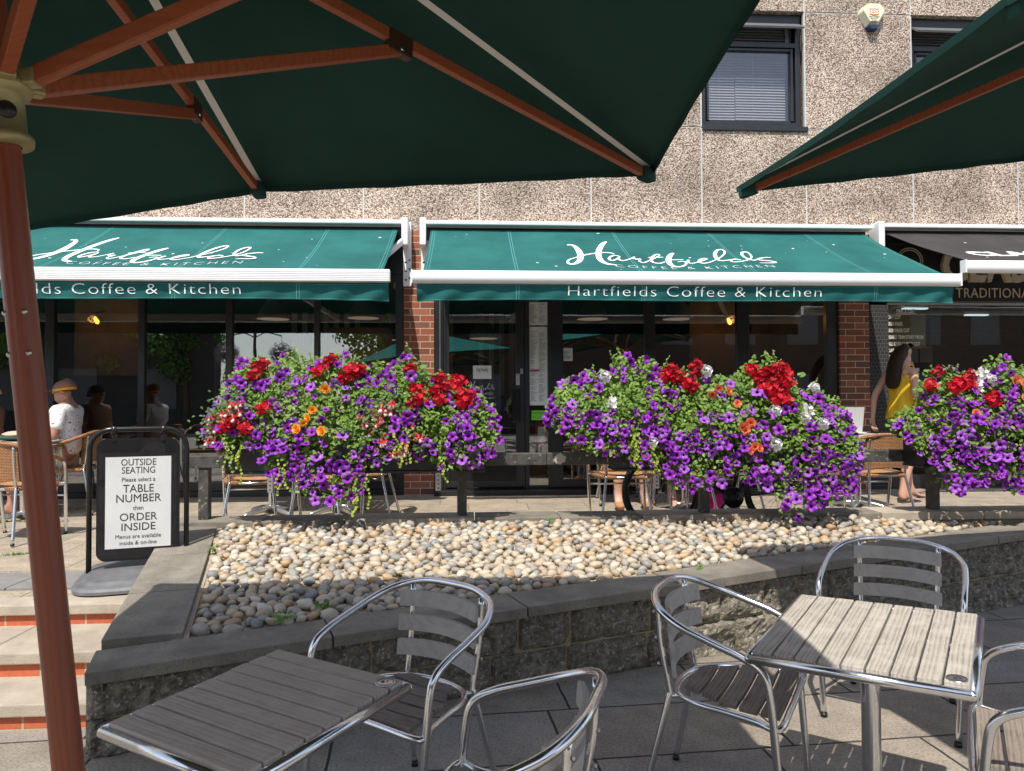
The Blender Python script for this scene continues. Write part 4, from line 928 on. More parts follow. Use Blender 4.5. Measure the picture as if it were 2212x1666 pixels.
# ================================================================== SIGN BOARD
SG = thing('pavement_sign', 'black framed pavement sign with white OUTSIDE SEATING poster', 'sign', (-2.16, 4.88, terr(4.8)), R(17))
r_ = .0165; wd = .285; ht = .955
path = [Vector((-wd, 0, .03)), Vector((-wd, 0, ht-.13))]+[Vector((-wd+.13-.13*math.cos(a*math.pi/16), 0, ht-.13+.13*math.sin(a*math.pi/16))) for a in range(1, 9)]+[Vector((wd-.13+.13*math.sin(a*math.pi/16), 0, ht-.13+.13*math.cos(a*math.pi/16))) for a in range(0, 9)]+[Vector((wd, 0, .03))]
MB().tube(path, r_, 14).build('frame', [BLACKP], SG)
bs = MB(); n = 40
def se(a, k, z, e=.5): c_, s_ = math.cos(a), math.sin(a); return Vector((.335*k*math.copysign(abs(c_)**e, c_), .46*k*math.copysign(abs(s_)**e, s_)-.02, z))
for k0, z0, k1, z1 in ((1, 0, 1.0, .018), (1.0, .018, .97, .032), (.97, .032, .86, .040), (.86, .040, .80, .055), (.80, .055, .0, .062)):
    bs.grid(lambda u, v: se(u*2*math.pi, k0+(k1-k0)*v, z0+(z1-z0)*v), n, 2)
bs.build('base', [M('grey_rubber_base', (.10, .10, .105), (.15, .15, .155), 12, .55, bmp=.3, bscale=150)], SG)
def rrect(w_, h_, r0, n=6):
    o = []
    for cx, cz, a0 in ((w_-r0, h_-r0, 0), (-w_+r0, h_-r0, 90), (-w_+r0, -h_+r0, 180), (w_-r0, -h_+r0, 270)):
        for i in range(n+1): a = R(a0+90*i/n); o.append((cx+r0*math.cos(a), cz+r0*math.sin(a)))
    return o
PZ = .50
pn = MB(); pn.prism([(x, z+PZ) for x, z in rrect(.243, .395, .06)], -.022, .014, M=STAND); pn.build('panel', [BLACKP], SG)
GLOSSC = m_glass('clear_cover', 1, (.97, .97, .97), .015)
cl = MB()
for x in (-.145, .145):
    cl.span((x-.013, -.02, .872), (x+.013, .02, .915), bev=.005); cl.tube([(x, 0, ht-.035), (x, 0, ht+.02)], .021, 12)
cl.build('clip', [BLACKP], SG)
MB().span((-.21, -.012, .888), (.21, .012, .894)).build('hanger_rail', [ALUD], SG)
PST = MB(); PST.span((-.192, -.0185, .185), (.192, -.0145, .775)); ps = PST.build('poster', [PAPER], SG)
for tx, z, h, wdt in (('OUTSIDE', .720, .062, .205), ('SEATING', .668, .062, .195), ('Please select a', .615, .040, .195), ('TABLE', .545, .075, .18), ('NUMBER', .482, .075, .262), ('then', .430, .042, .060), ('ORDER', .362, .072, .218), ('INSIDE', .298, .072, .198), ('Menus are available', .248, .038, .265), ('inside & on-line', .206, .038, .215)):
    put_text('lettering', text_mesh(tx, h*.98, .0008, width=wdt), INK, ps, Matrix.Translation((0, -.0195, z)) @ STAND)
cv = MB(); cv.grid(lambda u, v: Vector((.225-.45*u, -.030+.006*noise.noise(Vector((u*3, v*5, 2))), .125+.75*v)), 24, 40); cv.build('clear_cover', [GLOSSC], SG)

# ================================================================== RAILING
RY = 5.60
RL = thing('timber_railing', 'low black peeling timber railing carrying the flower troughs', 'railing', (at(440, 1100, Y=RY).x, RY, KZ))
xa = at(410, 985, Y=RY).x; zt = at(700, 982, Y=RY).z; zb = at(700, 1008, Y=RY).z
segs = [xa, at(1180, 980, Y=RY).x, at(1935, 970, Y=RY).x, 8.6]
for a, b in zip(segs[:-1], segs[1:]): MB().span((a+.002, RY-.05, zb), (b-.002, RY+.04, zt), bev=.006).build('rail', [RAILP], RL, True)
for px in (443, 998, 1520, 2014, 2520):
    x = at(px, 1050, Y=RY).x; MB().span((x-.037, RY-.038, KZ-.002), (x+.037, RY+.035, zb), bev=.004).build('post', [RAILP], RL, True)
FLK = M('bare_paint_patch', (.40, .36, .31), (.5, .46, .40), 30, .8)
def flake(px, py, w_, h_, seed):
    p = at(px, py, Y=RY-.0505); rr_ = random.Random(seed); mb = MB(); n = 34
    pts_ = [(p.x+w_*math.cos(6.283*i/n)*rr_.uniform(.62, 1.05), RY-.0515, p.z+h_*math.sin(6.283*i/n)*rr_.uniform(.62, 1.05)) for i in range(n)]
    mb.add([(p.x, RY-.0515, p.z)]+pts_, [[0, 1+i, 1+(i+1) % n] for i in range(n)]); mb.build('bare_patch', [FLK], RL, True)
flake(1209, 991, .058, .048, 1); flake(1316, 995, .022, .03, 2); flake(1268, 984, .016, .008, 3); flake(470, 996, .012, .007, 5); flake(1345, 993, .014, .024, 6)
# ================================================================== FLOWER TROUGHS
LEAFP = m_leaf('petunia_leaf', (.10, .20, .026), (.25, .37, .062))
LEAFG = m_leaf('geranium_leaf', (.07, .17, .025), (.17, .30, .05))
LEAFF = m_leaf('fuchsia_leaf', (.05, .12, .03), (.12, .21, .06))
LIME = m_leaf('lime_creeping_leaf', (.22, .30, .015), (.40, .46, .03))
STEM = M('green_stem', (.12, .20, .05), rough=.6)
def m_petal(name, c1, c2, tr=.3):
    return m_leaf(name, c1, c2, 60, tr)
PUR = [m_petal('violet_petal', (.225, .011, .385), (.335, .03, .53)), m_petal('deep_violet_petal', (.18, .008, .32), (.26, .018, .44)), m_petal('pale_violet_petal', (.33, .07, .54), (.43, .13, .66))]
THROAT = M('dark_throat', (.030, .004, .085), rough=.6)
REDD = m_petal('dark_crimson_petal', (.34, .002, .012), (.46, .004, .02), .2); REDG = m_petal('crimson_petal', (.52, .004, .018), (.66, .008, .03), .25); WHG = m_petal('white_petal', (.80, .78, .78), (.86, .84, .84)); ORB = m_petal('orange_petal', (.88, .34, .02), (.92, .44, .05)); SALM = m_petal('salmon_petal', (.86, .20, .09), (.90, .32, .16))
FUR = m_petal('fuchsia_red', (.72, .06, .06), (.80, .12, .10)); FUW = m_petal('fuchsia_white', (.85, .62, .58), (.88, .74, .70)); YEL = m_petal('yellow_petal', (.80, .62, .02), (.85, .70, .04))
def petunia(seed, half=False):
    r = random.Random(seed); mb = MB(); n = 30; ph = [r.uniform(-.006, .006) for _ in range(5)]; fold = r.uniform(.0, .35) if not half else .9
    rings = [(.003, -.034, 1), (.006, -.020, 1), (.0095, -.006, 1), (.017, -.0005, 0), (.027, .001, 0), (.036, -.001, 0)]
    vs = []
    for q, (rad, z, _) in enumerate(rings):
        for k in range(n):
            a = 2*math.pi*k/n; lob = abs(math.cos(2.5*a)); t = q/5
            rr_ = rad*(1-.20*(1-lob)**2*t**2)*(1-fold*.5*t*(.5+.5*math.cos(a+seed)))
            zz = z+t*t*(.005*math.cos(5*a)+ph[int(a/1.2567) % 5])+fold*.018*t*t*(.5+.5*math.cos(a+seed))
            vs.append((rr_*math.cos(a), rr_*math.sin(a), zz))
    for q in range(5):
        mb.add(vs[q*n:(q+2)*n], [[k, (k+1) % n, n+(k+1) % n, n+k] for k in range(n)], 1 if q < 2 else 0, True)
    mb.add([(.003*math.cos(k), .003*math.sin(k), -.034) for k in range(6)], [[0, 1, 2, 3, 4, 5]], 2); mb.tube([(0, 0, -.034), (.004, .003, -.06)], .003, 5, 2); return mb
PET = [petunia(i, i % 4 == 3).mesh('flower', [PUR[i % 3 if i % 5 else 0], THROAT, STEM]) for i in range(9)]
def florets(seed, rad, n, fr, mat, petals=5, squash=.8):
    r = random.Random(seed); mb = MB()
    for i in range(n):
        ph = math.acos(1-1.75*(i+.5)/n); th = i*2.39996; d = Vector((math.sin(ph)*math.cos(th), math.sin(ph)*math.sin(th), math.cos(ph)*squash)); c = d*rad*r.uniform(.55, 1.3)
        nn = (d+Vector((r.gauss(0, .45), r.gauss(0, .45), r.gauss(0, .45)))).normalized(); u = nn.orthogonal().normalized(); v = nn.cross(u)
        for k in range(petals):
            a = 6.2832*k/petals+r.uniform(-.2, .2); e = u*math.cos(a)+v*math.sin(a); s_ = nn.cross(e); q = fr*r.uniform(.85, 1.15); lift = r.uniform(0, .3)
            mb.add([c, c+e*q*.55+s_*q*.42+nn*q*lift, c+e*q+nn*q*lift*.6, c+e*q*.55-s_*q*.42+nn*q*lift], [[0, 1, 2, 3]], 0, True)
    mb.tube([(0, 0, 0), (0, 0, -rad*2)], .003, 5, 1); return mb.mesh('flower_head', [mat, STEM])
GER = [florets(i, .044, 24, .024, [REDG, REDD][i % 2], squash=.6) for i in range(3)]; GEW = [florets(i+9, .038, 20, .021, WHG, squash=.6) for i in range(2)]
def begonia(seed, mat):
    r = random.Random(seed); mb = MB()
    for lay, (n, rad, tilt) in enumerate(((6, .040, .25), (6, .033, .6), (5, .024, .95), (4, .014, 1.25))):
        for k in range(n):
            a = 6.2832*k/n+lay*.5+r.uniform(-.15, .15); e = Vector((math.cos(a), math.sin(a), 0)); s_ = Vector((-math.sin(a), math.cos(a), 0)); q = rad*r.uniform(.9, 1.1)
            tip = lambda f: e*q*f*math.cos(tilt*f)+Vector((0, 0, q*f*math.sin(tilt*f)))
            mb.add([Vector((0, 0, 0)), tip(.55)+s_*q*.48, tip(.9)+s_*q*.30, tip(1), tip(.9)-s_*q*.30, tip(.55)-s_*q*.48], [[0, 1, 2, 3, 4, 5]], 0, True)
    return mb.mesh('flower', [mat])
BEO = [begonia(i, ORB) for i in range(2)]; BES = [begonia(i+5, SALM) for i in range(2)]
def fuchsia(seed):
    r = random.Random(seed); mb = MB()
    mb.lathe([(.002, .03), (.006, .02), (.007, .0), (.004, -.006)], n=8, mi=0)
    for k in range(4):
        a = 1.5708*k+r.uniform(-.2, .2); e = Vector((math.cos(a), math.sin(a), 0)); s_ = Vector((-math.sin(a), math.cos(a), 0))
        mb.add([(0, 0, 0), e*.014+s_*.007+Vector((0, 0, -.004)), e*.026+Vector((0, 0, .004)), e*.014-s_*.007+Vector((0, 0, -.004))], [[0, 1, 2, 3]], 0, True)
    mb.lathe([(.006, -.003), (.013, -.014), (.014, -.026), (.010, -.028)], n=10, mi=1); mb.tube([(0, 0, -.02), (.001, 0, -.05)], .0012, 4, 0); mb.tube([(0, 0, .03), (.01, .01, .07)], .0012, 4, 2)
    return mb.mesh('flower', [FUR, FUW, STEM])
FUC = [fuchsia(i) for i in range(3)]
def add_leaf(mb, c, nrm, dirv, L, W, cup, kind, mi=0):
    nrm = nrm.normalized(); d = (dirv-nrm*dirv.dot(nrm)); d = d.normalized() if d.length > 1e-4 else nrm.orthogonal().normalized(); s_ = nrm.cross(d)
    if kind == 'oval':
        p = [c, c+d*L*.28+s_*W*.8+nrm*cup, c+d*L*.66+s_*W*.85+nrm*cup, c+d*L-nrm*cup*.8, c+d*L*.66-s_*W*.85+nrm*cup, c+d*L*.28-s_*W*.8+nrm*cup, c+d*L*.5]
        mb.add(p, [[0, 1, 2, 6], [2, 3, 6], [3, 4, 6], [4, 5, 0, 6]], mi, True)
    else:                                                          # rounded, scalloped
        n = 9; p = [c]+[c+(d*math.cos(a)+s_*math.sin(a))*W*(1 if k % 2 else .86)+nrm*cup*(1+.6*math.cos(3*a)) for k, a in enumerate([-2.7+5.4*k/(n-1) for k in range(n)])]
        mb.add(p, [[0, k, k+1] for k in range(1, n)], mi, True)
def curve(pts, y=5.35):
    q = [at(px, py, Y=y) for px, py in pts]
    def f(x):
        if x <= q[0].x: return q[0].z
        for a, b in zip(q[:-1], q[1:]):
            if x <= b.x: return a.z+(b.z-a.z)*(x-a.x)/max(1e-6, b.x-a.x)
        return q[-1].z
    return f, q[0].x, q[-1].x
def trough(idx, lab, pxl, pxr, top, bot, pets, others, thin, seed, npet):
    r = random.Random(seed); zt_, x0, x1 = curve(top); zb_, _, _ = curve(bot)
    # the box itself
    a = at(pxl, 1000, Y=5.40).x; b = at(pxr, 1000, Y=5.40).x; zl, zh = 1.005, 1.215; y0, y1 = 5.30, RY-.056
    TR = thing('flower_trough', lab, 'planter', ((a+b)/2, RY-.18, zl), group='flower troughs on the railing')
    bx = MB(); t_ = .012
    bx.span((a, y0, zl), (b, y0+t_, zh), bev=.004); bx.span((a, y1-t_, zl), (b, y1, zh), bev=.004); bx.span((a, y0+t_, zl), (a+t_, y1-t_, zh)); bx.span((b-t_, y0+t_, zl), (b, y1-t_, zh)); bx.span((a+t_, y0+t_, zl), (b-t_, y1-t_, zl+t_)); bx.span((a-.006, y0-.008, zl-.018), (b+.006, y1, zl-.002), bev=.003)
    bx.build('box', [M('scuffed_black_trough', (.020, .020, .022), (.03, .03, .032), 8, .42, speck=((.16, .16, .16), 9, .70))], TR, True)
    MB().span((a+t_, y0+t_, zh-.05), (b-t_, y1-t_, zh-.02)).build('compost', [M('compost', (.03, .02, .014), rough=.95)], TR, True)
    for f in (.17, .82):
        x = a+(b-a)*f; k = MB(); k.span((x-.02, y0-.002, zl-.15), (x+.02, y0+.004, zl-.018), bev=.002); k.span((x-.018, y0, zl-.026), (x+.018, y1, zl-.019)); kb = k.build('bracket', [ALUD], TR, True)
        k = MB(); [k.tube([(x, y0-.0025, zl-.04-q*.03), (x, y0-.004, zl-.04-q*.03)], .006, 8) for q in range(4)]; k.build('bracket_hole', [BLACKIRON], kb, True)
    zt0 = zt_; zt_ = lambda x: zt0(x)+.05*noise.noise(Vector((x*8, seed, 1)))+.02*noise.noise(Vector((x*23, seed, 5)))
    def surf(x, z):
        lo, hi = zb_(x), zt_(x); s = max(0, min(1, (z-lo)/max(.05, hi-lo))); w_ = min(1, min(x-x0, x1-x)/.22) if x1 > x > x0 else 0
        return 5.44-(.27*min(1, (1-s)*2.0)**.7)*(.35+.65*max(0, w_)), s
    # petunia plants
    P = []
    for px, l_ in pets:
        x = at(px, 950, Y=5.38).x; P.append((x, thing('petunia_plant', l_, 'plant', (x, 5.40, zh-.02), group='purple petunias in the flower troughs'), MB()))
    avoid = [(at(px, py, Y=5.3), .05 if k in ('ger', 'gew') else .04) for k, _, _, spots in others for px, py in spots]
    near = lambda x: min(P, key=lambda q: abs(q[0]-x))
    spots = []; tries = 0; cnt = {}
    while len(spots) < npet and tries < 20000:
        tries += 1; x = r.uniform(x0, x1); lo, hi = zb_(x), zt_(x); z = r.uniform(lo-.01, hi+.005); px = None
        if noise.noise(Vector((x*5.5, z*6.5, seed*1.7))) < -.2 and r.random() < .75: continue
        if r.random() > thin(x, (z-lo)/max(.05, hi-lo)): continue
        if any((x-q[0])**2+(z-q[1])**2 < .040**2 for q in spots): continue
        if any((x-q.x)**2+(z-q.z)**2 < d*d for q, d in avoid): continue
        spots.append((x, z))
    for x, z in spots:
        y, s = surf(x, z); p = near(x); cnt[p[1].name] = cnt.get(p[1].name, 0)+1
        if cnt[p[1].name] > 99: continue
        n = Vector((r.gauss(0, .6), -1, r.gauss(.3, .5))); o = link('flower', r.choice(PET), p[1]); k = r.choice((.80, 1.0, 1.12, 1.22, 1.34))*r.uniform(.94, 1.05)
        o.matrix_local = Matrix.LocRotScale(Vector((x, y-r.uniform(.0, .05), z))-p[1].location, n.to_track_quat('Z', 'Y') @ Euler((0, 0, r.uniform(0, 6.28))).to_quaternion(), Vector((k, k, k)))
    # foliage of the petunias
    area = sum(max(0, zt_(x0+(x1-x0)*i/60)-zb_(x0+(x1-x0)*i/60)) for i in range(60))*(x1-x0)/60; N = int(area*4500)
    for i in range(N):
        x = r.uniform(x0+.045, x1-.045); lo, hi = zb_(x), zt_(x); z = r.uniform(lo, hi+.01)
        hole = noise.noise(Vector((x*7, z*7, seed)))
        y, s = surf(x, z)
        if hole < -.28 and r.random() < .8: continue
        if s < .35 and noise.noise(Vector((x*11, 3, seed))) < -.05-.5*(s-.2) and r.random() < .8: continue
        y += abs(r.gauss(0, .055))-.02
        if y < y1 and y > y0-.02 and zl < z < zh: y = y0-.02-abs(r.gauss(0, .03))
        n = Vector((r.gauss(0, .6), -.8+r.gauss(0, .5), .75+r.gauss(0, .5))); d = Vector((r.gauss(0, 1), -.4, r.gauss(-.1, .8))); L = r.uniform(.024, .048)
        add_leaf(near(x)[2], Vector((x, y, z)), n, d, L, L*.33, L*.10, 'oval')
    for i in range(int(area*3400)):                                # inner leaves, in the shade of the outer ones
        x = r.uniform(x0+.03, x1-.03); lo, hi = zb_(x), zt_(x); s = r.uniform(.12, .94); z = lo+(hi-lo)*s; y = surf(x, z)[0]+r.uniform(.06, .20)
        if zl < z < zh or (z < zh and s < .3): continue
        L = r.uniform(.03, .05); add_leaf(near(x)[2], Vector((x, y, z)), Vector((r.gauss(0, .6), -.9, .6+r.gauss(0, .5))), Vector((r.gauss(0, 1), -.3, r.gauss(0, 1))), L, L*.38, L*.1, 'oval')
    # sprigs standing out of the top edge
    for i in range(int((x1-x0)*15)):
        x = r.uniform(x0+.03, x1-.03); z = zt_(x)-.02; p = near(x); dr = Vector((r.gauss(0, .35), -.2, 1)); hL = r.choice((.03, .05, .07, .12)); q = Vector((x, 5.42, z)); tipv = q+dr*hL
        p[2].tube([q-dr*.08, tipv], .0022, 5, 1)
        for k in range(9):
            f = k/9; c = q.lerp(tipv, f); add_leaf(p[2], c, Vector((r.gauss(0, .6), -.6, .8)), Vector((math.cos(k*2.4), math.sin(k*2.4)*.6-.3, .5)), r.uniform(.018, .03)*(1.1-.4*f), .008, .003, 'oval')
    # hanging stems
    for i in range(int((x1-x0)*14)):
        x = r.uniform(x0+.05, x1-.05); lo = zb_(x); y = surf(x, lo)[0]; near(x)[2].tube(crom([(x, y+.06, lo+.25), (x+r.gauss(0, .02), y+.02, lo+.12), (x+r.gauss(0, .03), y, lo+.0)], 4), .002, 5, 1)
    for x, t_, mb in P: mb.build('foliage', [LEAFP, STEM], t_, True)
    # the other plants
    for kind, l_, cx, sp in others:
        q = at(cx, 950, Y=5.38); nm = {'ger': 'geranium_plant', 'gew': 'geranium_plant', 'beo': 'begonia_plant', 'bes': 'begonia_plant', 'fuc': 'fuchsia_plant', 'jen': 'creeping_jenny'}[kind]
        t_ = thing(nm, l_, 'plant', (q.x, 5.40, zh-.02)); fo = MB()
        for px, py in sp:
            c = at(px, py, Y=5.3); y, s = surf(c.x, c.z); y = min(y, 5.40)-.035; c = Vector((c.x, y, c.z))
            if kind in ('ger', 'gew'):
                o = link('flower_head', r.choice(GER if kind == 'ger' else GEW), t_); k = r.uniform(.9, 1.15); n = Vector((r.gauss(0, .2), -.75, .6)); o.matrix_local = Matrix.LocRotScale(c-t_.location, n.to_track_quat('Z', 'Y'), Vector((k, k, k)))
                fo.tube(crom([c+Vector((0, .03, -.03)), c+Vector((0, .06, -.12)), Vector((q.x*.3+c.x*.7, 5.42, zh))], 4), .003, 5, 1)
                for j in range(7): cc = c+Vector((r.gauss(0, .06), .01+r.uniform(0, .05), -.07+r.gauss(0, .04))); add_leaf(fo, cc, Vector((r.gauss(0, .4), -.7, .8)), Vector((r.gauss(0, 1), -.3, r.gauss(0, 1))), .03, r.uniform(.024, .036), .006, 'round')
            elif kind in ('beo', 'bes'):
                o = link('flower', r.choice(BEO if kind == 'beo' else BES), t_); k = r.uniform(.75, 1.1); n = Vector((r.gauss(0, .4), -1, r.gauss(0, .3))); o.matrix_local = Matrix.LocRotScale(c-t_.location, n.to_track_quat('Z', 'Y'), Vector((k, k, k)))
                for j in range(9): cc = c+Vector((r.gauss(0, .06), .02+r.uniform(0, .05), r.gauss(0, .05))); add_leaf(fo, cc, Vector((r.gauss(0, .4), -.8, .6)), Vector((r.gauss(0, 1), -.3, r.gauss(-.3, .6))), r.uniform(.04, .06), .018, .005, 'oval')
            elif kind == 'fuc':
                for j in range(7):
                    o = link('flower', r.choice(FUC), t_); cc = c+Vector((r.gauss(0, .035), r.uniform(-.02, .03), r.gauss(0, .03))); o.location = cc-t_.location; o.rotation_euler = (r.gauss(0, .35), r.gauss(0, .35), r.uniform(0, 6)); k = r.uniform(.8, 1.2); o.scale = (k, k, k)
                for j in range(60): cc = c+Vector((r.gauss(0, .07), .01+r.uniform(-.02, .06), .02+r.gauss(0, .06))); add_leaf(fo, cc, Vector((r.gauss(0, .5), -.7, .7)), Vector((r.gauss(0, 1), -.3, r.gauss(-.3, .6))), r.uniform(.024, .036), .010, .003, 'oval')
            else:                                                  # trailing strands from (px,py) down
                zbot = zb_(c.x) if c.z > zb_(c.x) else c.z-.2; n_ = int(r.uniform(8, 12)); dx = r.gauss(0, .03); ph_ = r.uniform(0, 6)
                L = r.uniform(.12, .27); path = [c+Vector((dx*k/n_+.012*math.sin(k*.9+ph_), -.03-.014*math.sin(k*1.3), -L*k/n_)) for k in range(n_)]
                fo.tube(path, .0014, 4, 1)
                for k, cc in enumerate(path):
                    for sg in (-1, 1):
                        u = Vector((sg*math.cos(k*1.57+.4), -.5*abs(math.sin(k*1.57)), .1)); add_leaf(fo, cc, Vector((r.gauss(0, .3), -1, .5)), u, .018, r.uniform(.008, .013), .003, 'round')
        if fo.v: fo.build('foliage', [{'ger': LEAFG, 'gew': LEAFG, 'beo': LEAFG, 'bes': LEAFG, 'fuc': LEAFF, 'jen': LIME}[kind], STEM], t_, True)
    return TR
def th1(x, s):
    return .6 if s > .6 else (.22 if -1.0 < x < -.2 and s > .35 else .95)
trough(1, 'left flower trough, in front of the brick pier, with orange begonias', 497, 1045,
 [(446, 895), (470, 852), (500, 800), (520, 775), (560, 780), (600, 772), (645, 768), (690, 772), (740, 768), (765, 775), (800, 798), (860, 772), (888, 768), (905, 805), (945, 808), (1000, 825), (1040, 858), (1075, 905), (1082, 935)],
 [(446, 945), (480, 965), (510, 975), (540, 965), (570, 975), (600, 1015), (620, 1040), (690, 1078), (780, 1075), (800, 1035), (840, 985), (870, 978), (930, 985), (960, 1010), (1010, 1010), (1050, 995), (1082, 960)],
 [(545, 'purple petunia at the left end of the left trough'), (640, 'purple petunia beside the orange begonias, trailing low over the left trough'), (745, 'purple petunia at the middle of the left trough, trailing lowest'), (880, 'purple petunia of the left trough below the brick pier'), (1015, 'purple petunia at the right end of the left trough, before the door')],
 [('ger', 'crimson geranium with low heads at the left end of the left trough', 530, [(503, 918), (518, 908), (545, 922), (582, 880), (556, 790), (548, 812)]), ('ger', 'crimson geranium standing up at the middle of the left trough', 740, [(708, 778), (757, 798), (772, 802), (745, 815), (688, 800)]), ('ger', 'crimson geranium with the largest mass of heads, right half of left trough', 930, [(885, 798), (900, 842), (905, 862), (945, 820), (938, 845), (960, 838), (972, 835), (988, 848), (1008, 858), (990, 822), (895, 870), (950, 862), (1000, 868)]),
  ('beo', 'orange begonia in the left trough', 680, [(706, 840), (674, 902), (666, 912), (682, 885), (705, 930), (652, 925)]), ('fuc', 'red and white fuchsia at the left tip of the left trough', 490, [(462, 930), (520, 885), (505, 890), (480, 905), (472, 945)]), ('fuc', 'red and white fuchsia hanging at the middle of the left trough', 850, [(835, 955), (862, 968), (880, 965), (828, 885), (850, 880), (905, 940), (800, 915), (818, 905)]),
  ('jen', 'lime creeping jenny hanging from the left end of the left trough', 520, [(506, 945), (512, 955), (535, 975), (537, 960), (625, 1010), (632, 1000), (618, 990)]), ('jen', 'lime creeping jenny hanging at the right half of the left trough', 880, [(775, 1040), (872, 955), (800, 1020), (955, 985), (860, 935), (885, 925), (778, 1070)])], th1, 21, 205)
def th2(x, s): return .85 if s < .5 else (.32 if .9 < x < 2.3 else .45)
trough(2, 'middle flower trough, right of the cafe door, with white geraniums', 1322, 1835,
 [(1178, 895), (1205, 850), (1240, 812), (1275, 802), (1310, 828), (1335, 775), (1350, 760), (1375, 790), (1400, 768), (1430, 792), (1480, 800), (1530, 805), (1560, 832), (1600, 806), (1640, 775), (1665, 765), (1695, 792), (1720, 832), (1770, 848), (1805, 862), (1830, 880), (1850, 925), (1862, 960)],
 [(1178, 905), (1210, 935), (1235, 962), (1285, 975), (1330, 978), (1355, 995), (1400, 1005), (1440, 1048), (1520, 1052), (1560, 1018), (1600, 1035), (1640, 1048), (1672, 1105), (1690, 1115), (1715, 1100), (1760, 1078), (1815, 1052), (1842, 1010), (1862, 975)],
 [(1250, 'purple petunia spilling beyond the left end of the middle trough'), (1400, 'purple petunia in the middle trough left of the salmon begonia'), (1530, 'purple petunia in the centre of the middle trough'), (1670, 'purple petunia hanging lowest of all, down to the kerb, from the middle trough'), (1800, 'purple petunia at the right end of the middle trough')],
 [('ger', 'crimson geranium left of centre in the middle trough', 1480, [(1450, 800), (1462, 815), (1440, 812), (1506, 806), (1494, 838), (1484, 828), (1508, 790)]), ('ger', 'tall crimson geranium with the densest heads, middle trough', 1665, [(1632, 798), (1650, 805), (1668, 800), (1690, 795), (1704, 805), (1640, 820), (1700, 825), (1672, 822), (1660, 842), (1684, 845), (1668, 862), (1645, 838), (1690, 862)]),
  ('gew', 'white geranium at the left end of the middle trough', 1310, [(1309, 812), (1318, 870), (1396, 952)]), ('gew', 'white geranium with one head above the middle trough centre', 1530, [(1531, 800), (1662, 886), (1655, 956)]), ('gew', 'white geranium in the right part of the middle trough', 1750, [(1769, 838), (1730, 902), (1766, 914), (1742, 885)]),
  ('bes', 'salmon begonia hanging at the middle trough centre', 1590, [(1535, 852), (1585, 872), (1606, 912), (1592, 928), (1603, 972), (1612, 962), (1556, 838), (1575, 845), (1622, 965), (1588, 920)]), ('jen', 'lime creeping jenny at the left bracket of the middle trough', 1375, [(1355, 940), (1363, 955), (1360, 975), (1400, 975), (1395, 960), (1370, 935)])], th2, 33, 265)
def th3(x, s): return .95 if s < .62 else .45
trough(3, 'right flower trough, cut by the right edge of the picture', 1975, 2420,
 [(1945, 915), (1965, 900), (1992, 882), (2012, 830), (2030, 800), (2060, 798), (2100, 815), (2140, 800), (2160, 772), (2185, 772), (2215, 800), (2270, 780), (2330, 800), (2400, 830), (2450, 920)],
 [(1945, 935), (1962, 972), (1988, 1010), (2010, 1050), (2040, 1060), (2060, 1040), (2110, 1035), (2145, 1058), (2170, 1060), (2200, 1010), (2270, 1030), (2340, 1060), (2400, 1000), (2450, 950)],
 [(1990, 'purple petunia at the left end of the right trough'), (2070, 'dense purple petunia of the right trough above its post'), (2160, 'dense purple petunia of the right trough at the picture edge'), (2300, 'purple petunia of the right trough beyond the picture edge')],
 [('ger', 'crimson geranium in the right trough', 2090, [(2038, 802), (2022, 832), (2075, 828), (2090, 822), (2098, 830), (2060, 838), (2140, 858), (2133, 865), (2205, 868), (2108, 812), (2210, 880)]), ('bes', 'salmon begonia in the right trough by the picture edge', 2190, [(2188, 820), (2196, 838), (2192, 860), (2205, 828), (2085, 892)]), ('gew', 'white geranium among the top flowers of the right trough', 2130, [(2122, 815), (2115, 835), (2138, 806), (2150, 820)])], th3, 47, 300)
# ================================================================== PEOPLE
def skin(name, nodes, edges, mat, parent, root='pelvis', sub=2, z0=0):
    ks = list(nodes); me = bpy.data.meshes.new(name); me.from_pydata([nodes[k][:3] for k in ks], [(ks.index(a), ks.index(b)) for a, b in edges], [])
    o = bpy.data.objects.new(name, me); COL.objects.link(o); o.modifiers.new('skin', 'SKIN'); s_ = o.modifiers.new('sub', 'SUBSURF'); s_.levels = sub; s_.render_levels = sub
    lay = me.skin_vertices[0].data if me.skin_vertices else None
    for i, k in enumerate(ks):
        rd = nodes[k][3]; rd = rd if isinstance(rd, tuple) else (rd, rd); lay[i].radius = rd; lay[i].use_root = (k == root)
    out = eval_mesh(o); out.materials.clear(); out.materials.append(mat)
    for p in out.polygons: p.use_smooth = True
    return link(name, out, parent)
def hand_nodes(nd, ed, pre, wrist, d, side, curl):
    """palm and five fingers growing from the wrist along d"""
    d = Vector(d).normalized(); s_ = Vector(side).normalized(); c_ = Vector(curl).normalized(); w_ = Vector(wrist)
    nd[pre+'palm'] = (*(w_+d*.055), (.030, .018)); ed.append((pre+'wrist', pre+'palm'))
    for i, (off, L) in enumerate(((-.028, .062), (-.010, .075), (.009, .070), (.026, .055))):
        a = w_+d*.095+s_*off; b = a+d*L*.55+c_*L*.25; c = b+d*L*.25+c_*L*.42
        nd[pre+'f%da' % i] = (*a, .0095); nd[pre+'f%db' % i] = (*b, .0085); nd[pre+'f%dc' % i] = (*c, .007)
        ed += [(pre+'palm', pre+'f%da' % i), (pre+'f%da' % i, pre+'f%db' % i), (pre+'f%db' % i, pre+'f%dc' % i)]
    a = w_+d*.03-s_*.035; b = a+d*.035-s_*.018+c_*.012
    nd[pre+'ta'] = (*a, .011); nd[pre+'tb'] = (*b, .0085); ed += [(pre+'palm', pre+'ta'), (pre+'ta', pre+'tb')]
def head_extra(mb_parent, hc, fwd_mat, skinmat, hairmat):
    pass
